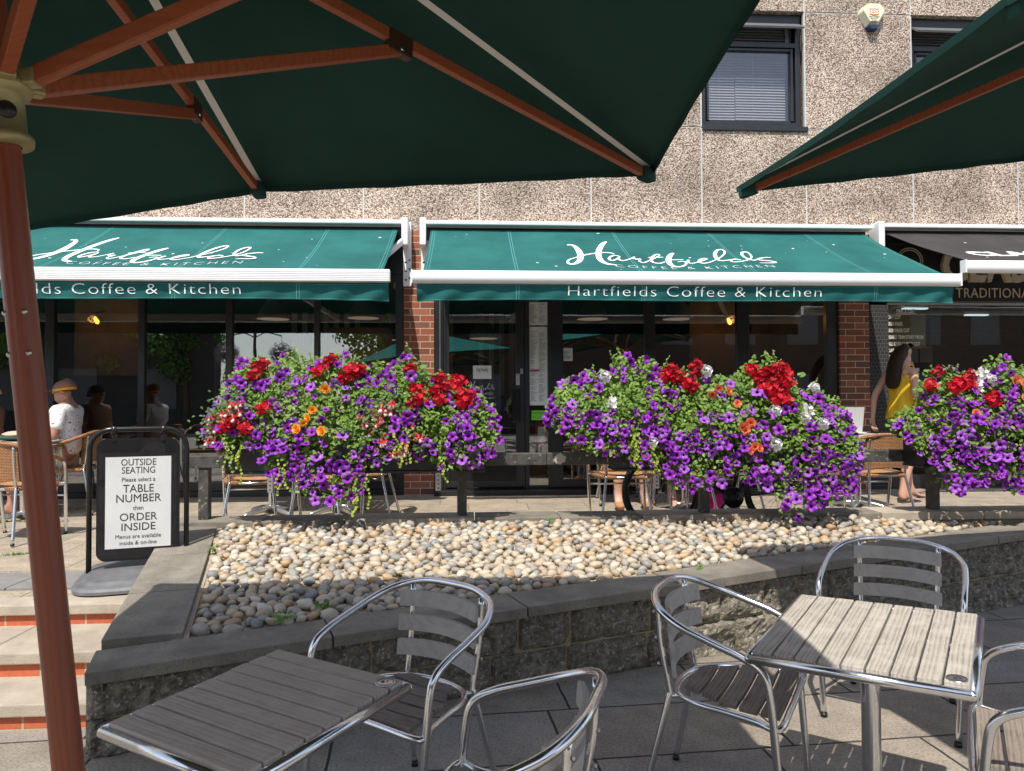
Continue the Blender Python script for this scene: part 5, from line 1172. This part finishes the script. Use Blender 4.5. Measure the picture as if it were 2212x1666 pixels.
# ---- walking woman
WZ = terr(7.4)
W = thing('person', 'woman with long brown hair and yellow strappy top walking past the barber', 'person', (at(1952, 1000, Y=7.4).x, 7.4, WZ), R(-72))
nd = {'pelvis': (0, 0, .92, (.135, .105)), 'waist': (0, .01, 1.07, (.115, .085)), 'chest': (0, .0, 1.24, (.128, .10)), 'upper': (0, -.015, 1.36, (.115, .075)), 'neck': (0, 0, 1.445, .047), 'jaw': (0, .035, 1.505, (.055, .062)), 'skull': (0, .015, 1.575, (.074, .088)), 'crown': (0, .005, 1.625, (.06, .07)),
 'nose': (0, .125, 1.535, .011), 'chin': (0, .10, 1.482, .022), 'brow': (0, .092, 1.57, .035),
 'rsh': (.155, -.01, 1.365, .046), 'relb': (.205, -.07, 1.10, .036), 'rwrist': (.175, .13, 1.015, .025), 'lsh': (-.155, -.02, 1.365, .046), 'lelb': (-.225, -.15, 1.11, .036), 'lwrist': (-.215, -.19, .88, .025),
 'rhip': (.085, -.01, .86, .105), 'rknee': (.09, .0, .475, .056), 'rcalf': (.09, -.07, .33, .054), 'rank': (.09, -.13, .085, .034), 'rheel': (.09, -.165, .04, .03), 'rball': (.095, .02, .028, (.038, .02)), 'rtoe': (.10, .085, .02, (.035, .013)),
 'lhip': (-.085, .01, .86, .105), 'lknee': (-.08, .14, .475, .056), 'lcalf': (-.08, .14, .33, .054), 'lank': (-.08, .18, .085, .034), 'lheel': (-.08, .145, .04, .03), 'lball': (-.085, .32, .028, (.038, .02)), 'ltoe': (-.09, .385, .02, (.035, .013))}
ed = [('pelvis', 'waist'), ('waist', 'chest'), ('chest', 'upper'), ('upper', 'neck'), ('neck', 'jaw'), ('jaw', 'skull'), ('skull', 'crown'), ('skull', 'nose'), ('jaw', 'chin'), ('skull', 'brow'), ('upper', 'rsh'), ('rsh', 'relb'), ('relb', 'rwrist'), ('upper', 'lsh'), ('lsh', 'lelb'), ('lelb', 'lwrist')]
for s_ in 'rl': ed += [('pelvis', s_+'hip'), (s_+'hip', s_+'knee'), (s_+'knee', s_+'calf'), (s_+'calf', s_+'ank'), (s_+'ank', s_+'heel'), (s_+'ank', s_+'ball'), (s_+'ball', s_+'toe')]
hand_nodes(nd, ed, 'r', (.175, .13, 1.015), (-.1, .9, .05), (.3, 0, 1), (-1, .1, 0)); hand_nodes(nd, ed, 'l', (-.215, -.19, .88), (0, .1, -1), (0, 1, .1), (1, 0, 0))
skin('body', nd, ed, SKIN, W)
cl = {'hem': (0, 0, .875, (.172, .142)), 'pelvis': (0, 0, .96, (.160, .132)), 'waist': (0, .01, 1.07, (.142, .110)), 'chest': (0, .0, 1.22, (.144, .115)), 'upper': (0, -.01, 1.30, (.132, .098))}
mb = MB(); SECT = [(.868, .0, .176, .146), (.93, .0, .170, .140), (1.02, .004, .156, .124), (1.10, .008, .149, .116), (1.20, .004, .151, .120), (1.27, -.004, .147, .113), (1.325, -.012, .128, .094)]
def top_pt(u, v):
    f = v*(len(SECT)-1); i = min(len(SECT)-2, int(f)); t = f-i; z, cy, rx, ry = [p*(1-t)+q*t for p, q in zip(SECT[i], SECT[i+1])]; a = u*2*math.pi
    k = 1+(.035*math.sin(7*a+z*9)+.02*math.sin(13*a-z*14))*(1.1-v); return Vector((rx*k*math.cos(a), cy+ry*k*math.sin(a), z+.012*math.sin(3*a)*(1-v)))
mb.grid(top_pt, 64, 24); mb.build('top', [YELLOW], W)
mb = MB()
for s_ in (-1, 1): mb.tube(crom([(s_*.085, .09, 1.33), (s_*.105, .03, 1.425), (s_*.10, -.06, 1.40), (s_*.08, -.11, 1.30)], 5), .006, 6)
mb.build('strap', [YELLOW], W)
cl = {'pelvis': (0, 0, .90, (.158, .128)), 'waistb': (0, 0, .97, (.14, .11)), 'rhip': (.085, -.01, .82, .118), 'rend': (.09, -.01, .60, .090), 'lhip': (-.085, .01, .82, .118), 'lend': (-.085, .09, .60, .090)}
skin('shorts', cl, [('pelvis', 'waistb'), ('pelvis', 'rhip'), ('rhip', 'rend'), ('pelvis', 'lhip'), ('lhip', 'lend')], DENIM, W)
hr = {'pelvis': (0, -.005, 1.610, (.090, .098)), 'a': (0, -.055, 1.54, (.088, .070)), 'b': (.0, -.105, 1.43, (.095, .055)), 'c': (.0, -.135, 1.28, (.098, .045)), 'd': (.0, -.145, 1.17, (.085, .034)), 'f': (.055, .03, 1.615, .045), 'g': (-.055, .03, 1.615, .045)}
skin('hair', hr, [('pelvis', 'a'), ('a', 'b'), ('b', 'c'), ('c', 'd'), ('pelvis', 'f'), ('pelvis', 'g')], HAIR, W)
mb = MB()
for s_ in (-1, 1):
    mb.lathe([(.001, .004), (.024, .003), (.027, -.002)], n=16, M=Matrix.Translation((s_*.036, .088, 1.648)) @ Matrix.Rotation(R(-50), 4, 'X'))
    mb.tube([(s_*.065, .085, 1.645), (s_*.082, .0, 1.60), (s_*.08, -.02, 1.575)], .004, 6)
mb.build('sunglasses', [BLACKP], W)
for s_, hx, hy in ((1, .095, -.165), (-1, -.085, .145)):
    mb = MB(); mb.prism([(hx+x, hy+y) for x, y in [(-.03, -.01), (.03, -.01), (.036, .12), (.045, .20), (.03, .265), (-.015, .27), (-.035, .21), (-.032, .1)]], -.004, .010); mb.tube(crom([(hx-.03, hy+.13, .02), (hx, hy+.20, .048), (hx+.035, hy+.13, .02)], 5), .005, 6); mb.build('flip_flop', [M('brown_sandal', (.06, .045, .035), rough=.7)], W)
for s_ in (-1, 1):
    pass
mb = MB(); mb.tube([(.083, .02, 1.475), (.085, .022, 1.455)], .006, 6); mb.build('earring', [ALU], W)
# ---- seated people
def seated(lab, x, y, rz, skinm, shirt, shorts, hair, cap=None, shoe=None, sock=None, lean=0):
    z = terr(y); P = thing('person', lab, 'person', (x, y, z), rz)
    nd = {'pelvis': (0, 0, .545, (.15, .115)), 'waist': (0, .0, .68, (.145, .11)), 'chest': (0, .015+lean, .88, (.16, .115)), 'upper': (0, .01+lean, 1.0, (.13, .085)), 'neck': (0, .02+lean, 1.075, .055), 'jaw': (0, .055+lean, 1.135, (.06, .065)), 'skull': (0, .035+lean, 1.20, (.078, .092)), 'crown': (0, .025+lean, 1.228, (.055, .062)), 'nose': (0, .145+lean, 1.165, .013), 'chin': (0, .115+lean, 1.105, .026), 'brow': (0, .108+lean, 1.20, .035),
     'ear1': (.088, .02+lean, 1.165, (.008, .02)), 'ear2': (-.088, .02+lean, 1.165, (.008, .02)),
     'rsh': (.195, .0+lean, .995, .058), 'relb': (.245, .03+lean, .73, .046), 'rwrist': (.17, .27+lean, .69, .030), 'lsh': (-.195, .0+lean, .995, .058), 'lelb': (-.245, .03+lean, .73, .046), 'lwrist': (-.17, .27+lean, .72, .030),
     'rhip': (.10, .06, .53, .10), 'rknee': (.13, .43, .50, .068), 'rcalf': (.13, .43, .33, .062), 'rank': (.13, .40, .085, .038), 'rheel': (.13, .37, .045, .034), 'rball': (.14, .53, .03, (.042, .024)), 'rtoe': (.145, .59, .024, (.036, .017)),
     'lhip': (-.10, .06, .53, .10), 'lknee': (-.13, .43, .50, .068), 'lcalf': (-.13, .43, .33, .062), 'lank': (-.13, .40, .085, .038), 'lheel': (-.13, .37, .045, .034), 'lball': (-.14, .53, .03, (.042, .024)), 'ltoe': (-.145, .59, .024, (.036, .017))}
    ed = [('pelvis', 'waist'), ('waist', 'chest'), ('chest', 'upper'), ('upper', 'neck'), ('neck', 'jaw'), ('jaw', 'skull'), ('skull', 'crown'), ('skull', 'nose'), ('jaw', 'chin'), ('skull', 'brow'), ('skull', 'ear1'), ('skull', 'ear2'), ('upper', 'rsh'), ('rsh', 'relb'), ('relb', 'rwrist'), ('upper', 'lsh'), ('lsh', 'lelb'), ('lelb', 'lwrist')]
    for s_ in 'rl': ed += [('pelvis', s_+'hip'), (s_+'hip', s_+'knee'), (s_+'knee', s_+'calf'), (s_+'calf', s_+'ank'), (s_+'ank', s_+'heel'), (s_+'ank', s_+'ball'), (s_+'ball', s_+'toe')]
    hand_nodes(nd, ed, 'r', (.17, .27+lean, .69), (-.3, 1, 0), (0, 0, 1), (-1, 0, -.2)); hand_nodes(nd, ed, 'l', (-.17, .27+lean, .72), (.3, 1, 0), (0, 0, 1), (1, 0, -.2))
    skin('body', nd, ed, skinm, P)
    g = lambda k, dr, dz=0: (nd[k][0], nd[k][1], nd[k][2]+dz, tuple(q+dr for q in (nd[k][3] if isinstance(nd[k][3], tuple) else (nd[k][3],)*2)))
    cl = {k: g(k, .020) for k in ('pelvis', 'waist', 'chest')}; cl['upper'] = g('upper', .016, -.005); cl['coll'] = (0, .015+lean, 1.055, .066)
    for s_, sg in (('r', 1), ('l', -1)): cl[s_+'sh'] = g(s_+'sh', .017); cl[s_+'slv'] = (sg*.232, .012+lean, .80, .068)
    skin('shirt', cl, [('pelvis', 'waist'), ('waist', 'chest'), ('chest', 'upper'), ('upper', 'coll'), ('upper', 'rsh'), ('rsh', 'rslv'), ('upper', 'lsh'), ('lsh', 'lslv')], shirt, P)
    cl = {'pelvis': (0, .02, .535, (.165, .12)), 'rhip': (.10, .09, .535, .115), 'rend': (.125, .36, .515, .088), 'lhip': (-.10, .09, .535, .115), 'lend': (-.125, .36, .515, .088)}
    skin('shorts', cl, [('pelvis', 'rhip'), ('rhip', 'rend'), ('pelvis', 'lhip'), ('lhip', 'lend')], shorts, P)
    if not cap:
        mb = MB(); mb.grid(lambda u, v: Vector((.090*math.cos(u*6.2832)*math.cos(v*1.5)**.7, .022+lean+.104*math.sin(u*6.2832)*math.cos(v*1.5)**.7, 1.195-.05*max(0, -math.sin(u*6.2832))*(1-v)+.100*math.sin(v*1.5))), 28, 8); mb.build('hair', [hair], P)
    if cap:
        mb = MB(); mb.grid(lambda u, v: Vector((.088*math.cos(u*6.2832)*math.cos(v*1.5)**.7, .030+lean+.104*math.sin(u*6.2832)*math.cos(v*1.5)**.7, 1.198+.100*math.sin(v*1.5)-.015*math.sin(u*6.2832))), 28, 8); c_ = mb.build('cap', [cap[0]], P)
        mb = MB(); mb.grid(lambda u, v: Vector((.0895*math.cos(u*6.2832), .030+lean+.106*math.sin(u*6.2832), 1.188+.024*v-.015*math.sin(u*6.2832))), 28, 1); mb.build('cap_band', [cap[1]], c_)
        mb = MB(); mb.grid(lambda u, v: Vector(((2*u-1)*.075*(1-.25*v*v), .12+lean+.085*v*(1-.35*(2*u-1)**2), 1.205-.018*v-.012*(2*u-1)**2)), 12, 6); mb.build('cap_peak', [cap[0]], c_)
    for s_, sg in (('r', 1), ('l', -1)):
        if shoe: skin('shoe', {'pelvis': (sg*.13, .375, .065, .046), 'b': (sg*.138, .50, .045, (.05, .034)), 'c': (sg*.145, .60, .038, (.042, .026))}, [('pelvis', 'b'), ('b', 'c')], shoe, P)
        if sock: MB().tube([(sg*.13, .398, .09), (sg*.13, .405, .17)], .045, 14).build('sock', [sock], P)
    return P
def m_floral():
    m, n, l, b = new_mat('white_floral_shirt'); v = coords(n, l); b.inputs['Roughness'].default_value = .8
    a1 = n.new('ShaderNodeTexVoronoi'); a1.inputs['Scale'].default_value = 21; l.new(v, a1.inputs['Vector']); a2 = n.new('ShaderNodeTexVoronoi'); a2.inputs['Scale'].default_value = 46; l.new(v, a2.inputs['Vector'])
    wn = nz(n, l, v, 60, 3); ad = n.new('ShaderNodeMath'); ad.operation = 'MULTIPLY_ADD'; ad.inputs[1].default_value = .25; l.new(wn, ad.inputs[0]); l.new(a1.outputs['Distance'], ad.inputs[2])
    col = mixc(n, l, ramp(n, l, a2.outputs['Distance'], [(.20, (1, 1, 1)), (.27, (0, 0, 0))]), (.78, .76, .77), (.28, .28, .32)); col = mixc(n, l, ramp(n, l, ad.outputs[0], [(.30, (1, 1, 1)), (.34, (0, 0, 0))]), col, (.36, .04, .04)); l.new(col, b.inputs['Base Color']); return m
BEIGE = M('beige_cotton', (.52, .47, .40), (.58, .53, .46), 12, .9)
CAPG = M('grey_orange_cap', (.10, .09, .09), (.30, .12, .05), 6, .8, lo=.45, hi=.55); CAPB = M('yellow_cap_band', (.60, .30, .02), rough=.7)
SHORTHAIR = M('cropped_hair', (.04, .03, .025), rough=.8)
SUEDE = M('tan_suede', (.36, .18, .08), (.42, .22, .10), 20, .85); BLUESOCK = M('blue_sock', (.10, .19, .38), (.14, .24, .45), 40, .9); BRNCL = M('brown_cotton', (.20, .09, .055), (.26, .12, .07), 10, .9); DKCL = M('navy_cotton', (.03, .035, .05), rough=.9)
mx = at(146, 900, Y=7.3).x
seated('man in white floral shirt and yellow banded cap seated by the window', mx, 7.3, R(98), SKIND, m_floral(), BEIGE, SHORTHAIR, (CAPG, CAPB))
seated('person in brown clothes seated at the far left table, mostly behind the pole', at(-40, 900, Y=7.2).x, 7.25, R(-80), SKIND, BRNCL, BRNCL, SHORTHAIR)
px_ = at(1356, 1000, Y=7.25).x
seated('person in tan suede shoes and blue socks seated behind the middle trough', px_, 7.50, R(180), SKIN, DKCL, BEIGE, SHORTHAIR, None, SUEDE, BLUESOCK)
seated('barefoot person seated behind the bicycle, hidden by flowers', at(1455, 1000, Y=7.3).x, 7.55, R(188), SKIN, DKCL, DKCL, SHORTHAIR)

# ================================================================== TERRACE FURNITURE
rat = None
def rattan_chair(lab, x, y, rz):
    global rat
    if rat is None:
        rat = thing('wicker_chair', lab, 'chair', (x, y, terr(y)), rz, 'woven chairs on the terrace'); slat_chair_parts(rat, True); return rat
    c = copy_tree(rat); c.location = (x, y, terr(y)); c.rotation_euler.z = rz; c['label'] = lab; return c
X = lambda px, y: at(px, 1000, Y=y).x
rattan_chair('woven tan chair at the left edge in front of the parasol pole', X(35, 6.1), 6.1, -.15)
rattan_chair('woven chair the man in the floral shirt sits on', mx, 7.3, R(98))
rattan_chair('woven chair under the person at the far left table', X(-40, 7.2), 7.25, R(-80))
rattan_chair('woven chair behind the left end of the left trough', X(552, 6.3), 6.3, .12)
rattan_chair('woven chair behind the middle of the left trough', X(700, 6.35), 6.35, -.1)
rattan_chair('woven chair behind the right part of the left trough', X(785, 6.75), 6.75, 1.5)
rattan_chair('woven chair at the left end of the middle trough, before the suede shoes', X(1345, 6.4), 6.4, -.08)
rattan_chair('woven chair behind the bicycle front wheel', X(1472, 6.45), 6.45, .1)
rattan_chair('woven chair beside the pink bag', X(1566, 6.6), 6.6, .3)
rattan_chair('woven chair behind the bicycle rear wheel', X(1770, 6.5), 6.5, -.2)
rattan_chair('woven chair between the middle and right troughs', X(1885, 6.35), 6.35, .05)
rattan_chair('woven chair of the tan shoed person behind the middle trough', px_, 7.5, R(180))
rattan_chair('woven chair of the barefoot person behind the bicycle', X(1455, 7.3), 7.55, R(188))
tproto = None
def cafe_table(lab, x, y, rz):
    global tproto
    if tproto is None:
        tproto = table(lab, 7, x, y, .73, 0, 0, rz, .62, .62, lit=False); tproto.name = 'cafe_table'; tproto['group'] = 'tables on the terrace'
        tproto.location.z = terr(y); return tproto
    c = copy_tree(tproto); c.location = (x, y, terr(y)); c.rotation_euler.z = rz; c['label'] = lab; return c
cafe_table('slatted table at the far left behind the parasol pole', X(52, 6.95), 6.95, .1)
cafe_table('slatted table behind the left end of the left trough', X(587, 7.1), 7.1, .1)
cafe_table('slatted table behind the middle of the left trough', X(731, 7.1), 7.1, -.1)
cafe_table('slatted table behind the bicycle', X(1478, 7.0), 7.0, .05)
cafe_table('slatted table between middle and right troughs before the second pier', X(1852, 7.0), 7.0, .05)
p = Vector((X(30, 6.9), 6.9, terr(6.9)+.742))
SC = thing('folded_scarf', 'tan and green folded scarf lying on the far left table', 'scarf', p)
for i, (m_, c_, s_) in enumerate(((M('green_cloth', (.03, .08, .06), rough=.9), (0, 0, .02), (.22, .13, .022)), (M('tan_cloth', (.50, .36, .26), rough=.9), (.04, -.02, .05), (.13, .10, .030)))):
    mb = MB(); mb.grid(lambda u, v: Vector((c_[0]+s_[0]*math.cos(u*6.283)*math.cos((v-.5)*3.14), c_[1]+s_[1]*math.sin(u*6.283)*math.cos((v-.5)*3.14), c_[2]+s_[2]*math.sin((v-.5)*3.14)+.012*noise.noise(Vector((u*6, v*4, i))))), 24, 10); mb.build('cloth_fold', [m_], SC)
p = Vector((X(1852, 7.0), 6.98, terr(7)+.742)); ST = thing('menu_stand', 'pale grey menu stand on the table between the troughs', 'menu stand', p)
mb = MB(); mb.bar((-.03, .05, .0), (-.03, -.0, .26), .20, .006, up=(0, 1, .2)); mb.span((-.13, -.04, 0), (.07, .09, .012), bev=.003); mb.build('board', [M('pale_grey_board', (.52, .52, .50), rough=.5)], ST)
PINK = M('magenta_bag', (.62, .01, .22), (.70, .015, .26), 6, .35)
p = Vector((X(1556, 6.45), 6.62, terr(6.6))); BG = thing('shopping_bag', 'magenta paper carrier bag on the terrace under the chairs', 'bag', p, R(12))
mb = MB(); a_, b_, h_ = .10, .05, .22
mb.add([(-a_, -b_, 0), (a_, -b_, 0), (a_, b_, 0), (-a_, b_, 0), (-a_, -b_*.8, h_), (a_, -b_*.8, h_), (a_, b_*.8, h_), (-a_, b_*.8, h_), (-a_*.93, 0, h_*.55), (a_*.93, 0, h_*.55)], [[3, 2, 1, 0], [0, 1, 5, 4], [2, 3, 7, 6], [1, 2, 9], [2, 6, 9], [6, 5, 9], [5, 1, 9], [3, 0, 8], [0, 4, 8], [4, 7, 8], [7, 3, 8]]); mb.build('paper_body', [PINK], BG)
mb = MB()
for y_ in (-.035, .035): mb.tube(crom([(-.05, y_, h_-.02), (-.045, y_, h_+.06), (0, y_, h_+.09), (.045, y_, h_+.06), (.05, y_, h_-.02)], 5), .004, 6)
mb.build('handle', [PINK], BG)
# ---- bicycle leaning behind the railing
BKY = 5.97; xf = at(1430, 1087, Y=BKY).x; WR = .335
BK = thing('bicycle', 'black bicycle leaning behind the middle flower trough', 'bicycle', (xf, BKY, terr(BKY)), rot=(R(-4), 0, 0))
TYRE = M('tyre_rubber', (.018, .018, .019), rough=.7); BFR = M('black_bike_paint', (.016, .016, .018), rough=.25)
def wheel(x):
    c = Vector((x, 0, WR)); w_ = MB(); circ = lambda q, n=48: [c+Vector((q*math.cos(6.2832*i/n), 0, q*math.sin(6.2832*i/n))) for i in range(n)]
    w_.tube(circ(WR-.022), .021, 10, closed=True); wo = w_.build('wheel', [TYRE], BK)
    r_ = MB(); r_.tube(circ(WR-.050), .011, 8, closed=True); r_.build('rim', [BLACKP], wo)
    s_ = MB()
    for i in range(28):
        a = 6.2832*i/28; b = a+(.5 if i % 2 else -.5); s_.tube([c+Vector((.02*math.cos(b), .025*(1 if i % 4 < 2 else -1), .02*math.sin(b))), c+Vector(((WR-.055)*math.cos(a), 0, (WR-.055)*math.sin(a)))], .0012, 4)
    s_.tube([c+Vector((0, -.05, 0)), c+Vector((0, .05, 0))], .016, 10); s_.build('spokes', [ALUD], wo)
WB = 1.04
wheel(0); wheel(WB)
BB = Vector((.60, 0, .285)); ST_ = Vector((.74, 0, .80)); HT = Vector((.13, 0, .78)); HB = Vector((.09, 0, .62))
f_ = MB(); f_.tube([HB, BB], .024, 12); f_.tube([HT, ST_-Vector((.02, 0, .06))], .019, 12); f_.tube([BB, ST_], .018, 12); f_.tube([HT+Vector((.01, 0, .05)), HB], .022, 12)
for s_ in (-1, 1): f_.tube([BB+Vector((0, .03*s_, 0)), Vector((WB, .06*s_, WR))], .010, 8); f_.tube([ST_+Vector((-.01, .015*s_, -.08)), Vector((WB, .06*s_, WR))], .009, 8)
f_.build('frame', [BFR], BK)
f_ = MB()
for s_ in (-1, 1): f_.tube([HB+Vector((0, .04*s_, 0)), Vector((.03, .05*s_, .50)), Vector((0, .05*s_, WR))], .014, 8)
f_.build('fork', [BFR], BK)
f_ = MB(); f_.tube([HT+Vector((.01, 0, .05)), HT+Vector((.0, 0, .12))], .014, 8); f_.tube(crom([(.16, -.28, .90), (.12, -.14, .90), (.11, 0, .90), (.12, .14, .90), (.16, .28, .90)], 5), .012, 8); f_.build('handlebar', [BFR], BK)
f_ = MB(); f_.grid(lambda u, v: Vector((.62+.26*u, (2*v-1)*(.03+.05*u), .87-.02*(2*v-1)**2)), 8, 8); f_.grid(lambda u, v: Vector((.62+.26*u, (1-2*v)*(.03+.05*u), .845)), 8, 8); f_.tube([ST_, (.755, 0, .86)], .012, 8); f_.build('saddle', [BLACKP], BK)
f_ = MB(); f_.lathe([(.001, .004), (.085, .004), (.09, 0), (.085, -.004)], n=36, M=Matrix.Translation(BB+Vector((0, -.045, 0))) @ Matrix.Rotation(R(90), 4, 'X'))
f_.bar(BB+Vector((0, -.06, 0)), BB+Vector((.10, -.06, .135)), .012, .025, up=(0, 1, 0)); f_.box(BB+Vector((.10, -.10, .14)), (.09, .08, .02), bev=.006); f_.bar(BB+Vector((0, .06, 0)), BB+Vector((-.10, .06, -.135)), .012, .025, up=(0, 1, 0)); f_.box(BB+Vector((-.10, .10, -.14)), (.09, .08, .02), bev=.006); f_.build('crank', [BLACKP], BK)
dd = (ST_-BB).normalized(); q = BB.lerp(ST_, .28)+Vector((-.062, 0, .01)); Mx = Matrix.Translation(q) @ dd.to_track_quat('Z', 'Y').to_matrix().to_4x4()
MB().lathe([(.001, 0), (.034, .002), (.036, .02), (.036, .13), (.030, .15), (.033, .165), (.02, .185), (.010, .19), (.008, .205)], n=20, M=Mx).build('water_bottle', [BLACKP], BK)

# ================================================================== WEEDS, GRASS, FALLEN PETALS
def weed(lab, px, py, z, n, L, mat, seed):
    r = random.Random(seed); p = at(px, py, Z=z); mb = MB()
    for k in range(n): add_leaf(mb, p+Vector((r.gauss(0, L*.7), r.gauss(0, L*.5), r.uniform(0, L*1.3))), Vector((r.gauss(0, .5), -.4, 1)), Vector((r.gauss(0, 1), r.gauss(-.3, 1), .3)), L, L*.4, L*.1, 'round' if n < 15 else 'oval')
    return solo('weed', mb, mat, lab, 'weed', p)
YG = m_leaf('dry_moss_leaf', (.16, .15, .03), (.26, .23, .05))
weed('small green weed at the left edge of the sunlit cobbles', 458, 1192, .53, 14, .030, LEAFG, 1); weed('thin green weed near the left inner kerb, in sun', 525, 1218, .50, 26, .020, LEAFG, 2); weed('yellowed moss tuft left of centre on the cobbles', 545, 1252, .47, 60, .016, YG, 3)
weed('green weed in the shaded cobbles beside the metal chair', 700, 1315, .43, 30, .028, LEAFG, 4); weed('green weed in the middle of the shaded cobbles', 610, 1338, .42, 26, .026, LEAFG, 5); weed('low green weed by the kerb above the middle of the cobbles', 1190, 1130, .60, 12, .028, LEAFG, 6); weed('mossy weed trailing by the centre back of the cobbles', 965, 1150, .57, 60, .016, YG, 7); weed('mossy weed in the sunlit cobbles above the first chair', 860, 1245, .48, 70, .015, YG, 8); weed('small weed near the right end of the cobbles', 1512, 1228, .47, 20, .018, LEAFG, 9)
GR = MB(); r = random.Random(5)
for (pa, pb, n) in (((0, 1134), (150, 1134), 260), ((265, 1132), (325, 1131), 120), ((0, 1200), (60, 1196), 80), ((120, 1120), (190, 1105), 60), ((2060, 1068), (2110, 1066), 60), ((1770, 1008), (1800, 1006), 20)):
    for i in range(n):
        t_ = r.random(); px = pa[0]+(pb[0]-pa[0])*t_; py = pa[1]+(pb[1]-pa[1])*t_; p = at(px, py, Z=.40); p.z = terr(p.y); p.y += r.gauss(0, .014); h = r.uniform(.010, .030); w_ = .003
        d = Vector((r.gauss(0, .4), r.gauss(0, .4), 1))*h; GR.add([p+Vector((-w_, 0, 0)), p+Vector((w_, 0, 0)), p+d], [[0, 1, 2]])
o = solo('grass', GR, LEAFG, 'thin grass growing in the terrace paving joints', 'grass', (-3, 6, .4)); o['kind'] = 'stuff'
PT = MB()
for i in range(70):
    px, py = r.uniform(480, 2180), r.uniform(1125, 1230); p = at(px, py, Z=.53)
    if not inside(p.x, p.y): continue
    p.z = bedz(p.x, p.y)+.05; s_ = r.uniform(.006, .014); PT.add([p+Vector((s_*math.cos(a)*r.uniform(.6, 1.2), s_*math.sin(a)*r.uniform(.6, 1.2), r.uniform(-.004, .004))) for a in (0, 1.3, 2.5, 3.8, 5)], [[0, 1, 2, 3, 4]], r.randrange(3))
o = solo('petals', PT, [WHG, SALM, FUW], 'fallen pale petals scattered over the cobbles', 'petals', (1, 5, .5)); o['kind'] = 'stuff'

# ================================================================== ACROSS THE SQUARE (seen mirrored in the glass)
OB = thing('opposite_building', 'brown brick building across the square mirrored in the windows', 'building', (6, -20, 0))
DKBRICK = m_brick('brown_brick', [(.05, .03, .024), (.075, .045, .032), (.06, .036, .026)], (.09, .075, .06))
MB().span((-4.6, -21, 0), (30, -20, 7.5)).build('wall', [DKBRICK], OB, True)
MB().span((-4.8, -21, 7.5), (30.2, -19.8, 7.8), bev=.05).build('roof', [GREYFRAME], OB, True)
for k in range(9):
    for z in (1, 4.4): f = MB().span((k*3.3, -20.03, z), (k*3.3+1.6, -19.97, z+1.9)).build('window', [GREYFRAME], OB, True); MB().span((k*3.3+.1, -19.966, z+.1), (k*3.3+1.5, -19.96, z+1.8)).build('pane', [GREYFRAME], f, True)
def tree(lab, x, y, h, seed):
    T = thing('tree', lab, 'tree', (x, y, 0), group='trees across the square'); r = random.Random(seed)
    tk = MB(); tk.tube(crom([(0, 0, 0), (.1, .05, h*.25), (0, .1, h*.5), (.15, 0, h*.8)], 5), [.22-.19*i/15 for i in range(16)], 10)
    for k in range(9): a = r.uniform(0, 6.28); z = h*r.uniform(.3, .7); e = Vector((math.cos(a)*h*.25, math.sin(a)*h*.25, z+h*.15)); tk.tube([Vector((0, .05, z)), Vector((0, 0, z+.3)).lerp(e, .5), e], [.08, .05, .02], 7)
    tk.build('trunk', [M('bark', (.06, .045, .035), (.10, .08, .06), 14, .9, bmp=.6)], T)
    cr = MB(); cl_ = [(Vector((r.gauss(0, h*.17), r.gauss(0, h*.17), h*r.uniform(.42, .95))), h*r.uniform(.10, .17)) for _ in range(18)]
    for i in range(5200):
        c, q = r.choice(cl_); d = Vector((r.gauss(0, 1), r.gauss(0, 1), r.gauss(0, .8))).normalized()*q*r.uniform(.55, 1.05); add_leaf(cr, c+d, d+Vector((0, 0, .4)), Vector((r.gauss(0, 1), r.gauss(0, 1), r.gauss(0, 1))), .22, .07, .02, 'oval')
    cr.build('crown', [LEAFG], T)
OB2 = thing('opposite_building', 'long rendered building across the square mirrored in the left windows', 'building', (-30, -20, 0))
MB().span((-60, -21, 0), (-12.6, -20, 6.5)).build('wall', [M('dark_render', (.045, .042, .04), (.06, .055, .05), 2, .9)], OB2, True)
MB().span((-60.2, -21, 6.5), (-12.4, -19.8, 6.8), bev=.05).build('roof', [GREYFRAME], OB2, True)
for k in range(12): MB().span((-58+k*3.8, -20.04, 1.2), (-56.2+k*3.8, -19.96, 3.2)).build('window', [GREYFRAME], OB2, True)
tree('leafy tree across the square, leftmost in the mirror image', -22, -16, 8, 1); tree('leafy tree across the square beside the brick building', -3.5, -17, 9, 2); tree('second leafy tree left of the brick building', -14, -20, 6, 3)
LP = thing('lamp_post', 'dark lamp post with two hanging baskets mirrored in the left window', 'lamp post', (-7.2, -8.2, 0)); MB().tube([(0, 0, 0), (0, 0, .8), (0, 0, 4.5)], [.09, .06, .05], 12).build('post', [BLACKIRON], LP)
for s_ in (-1, 1):
    MB().tube(crom([(0, 0, 3.7), (s_*.4, 0, 3.85), (s_*.9, 0, 3.75)], 5), .02, 8).build('arm', [BLACKIRON], LP)
    HBK = thing('hanging_basket', ('left' if s_ < 0 else 'right')+' hanging basket of pink flowers on the lamp post', 'basket', (-7.2+s_*.9, -8.2, 2.95)); MB().lathe([(.001, 0), (.18, .04), (.26, .16), (.28, .25)]).build('basket', [BRNCL], HBK); MB().tube([(0, 0, .2), (0, 0, .8)], .008, 6).build('chain', [BLACKIRON], HBK)
    fl = MB(); r = random.Random(9)
    for i in range(900): d = Vector((r.gauss(0, 1), r.gauss(0, 1), r.gauss(0, .8))).normalized()*.42*r.uniform(.7, 1); add_leaf(fl, d+Vector((0, 0, .2)), d, Vector((r.gauss(0, 1), r.gauss(0, 1), r.gauss(0, 1))), .05, .02, .01, 'oval', r.choice((0, 0, 1, 1)))
    fl.build('flowers', [LEAFP, PUR[2]], HBK)
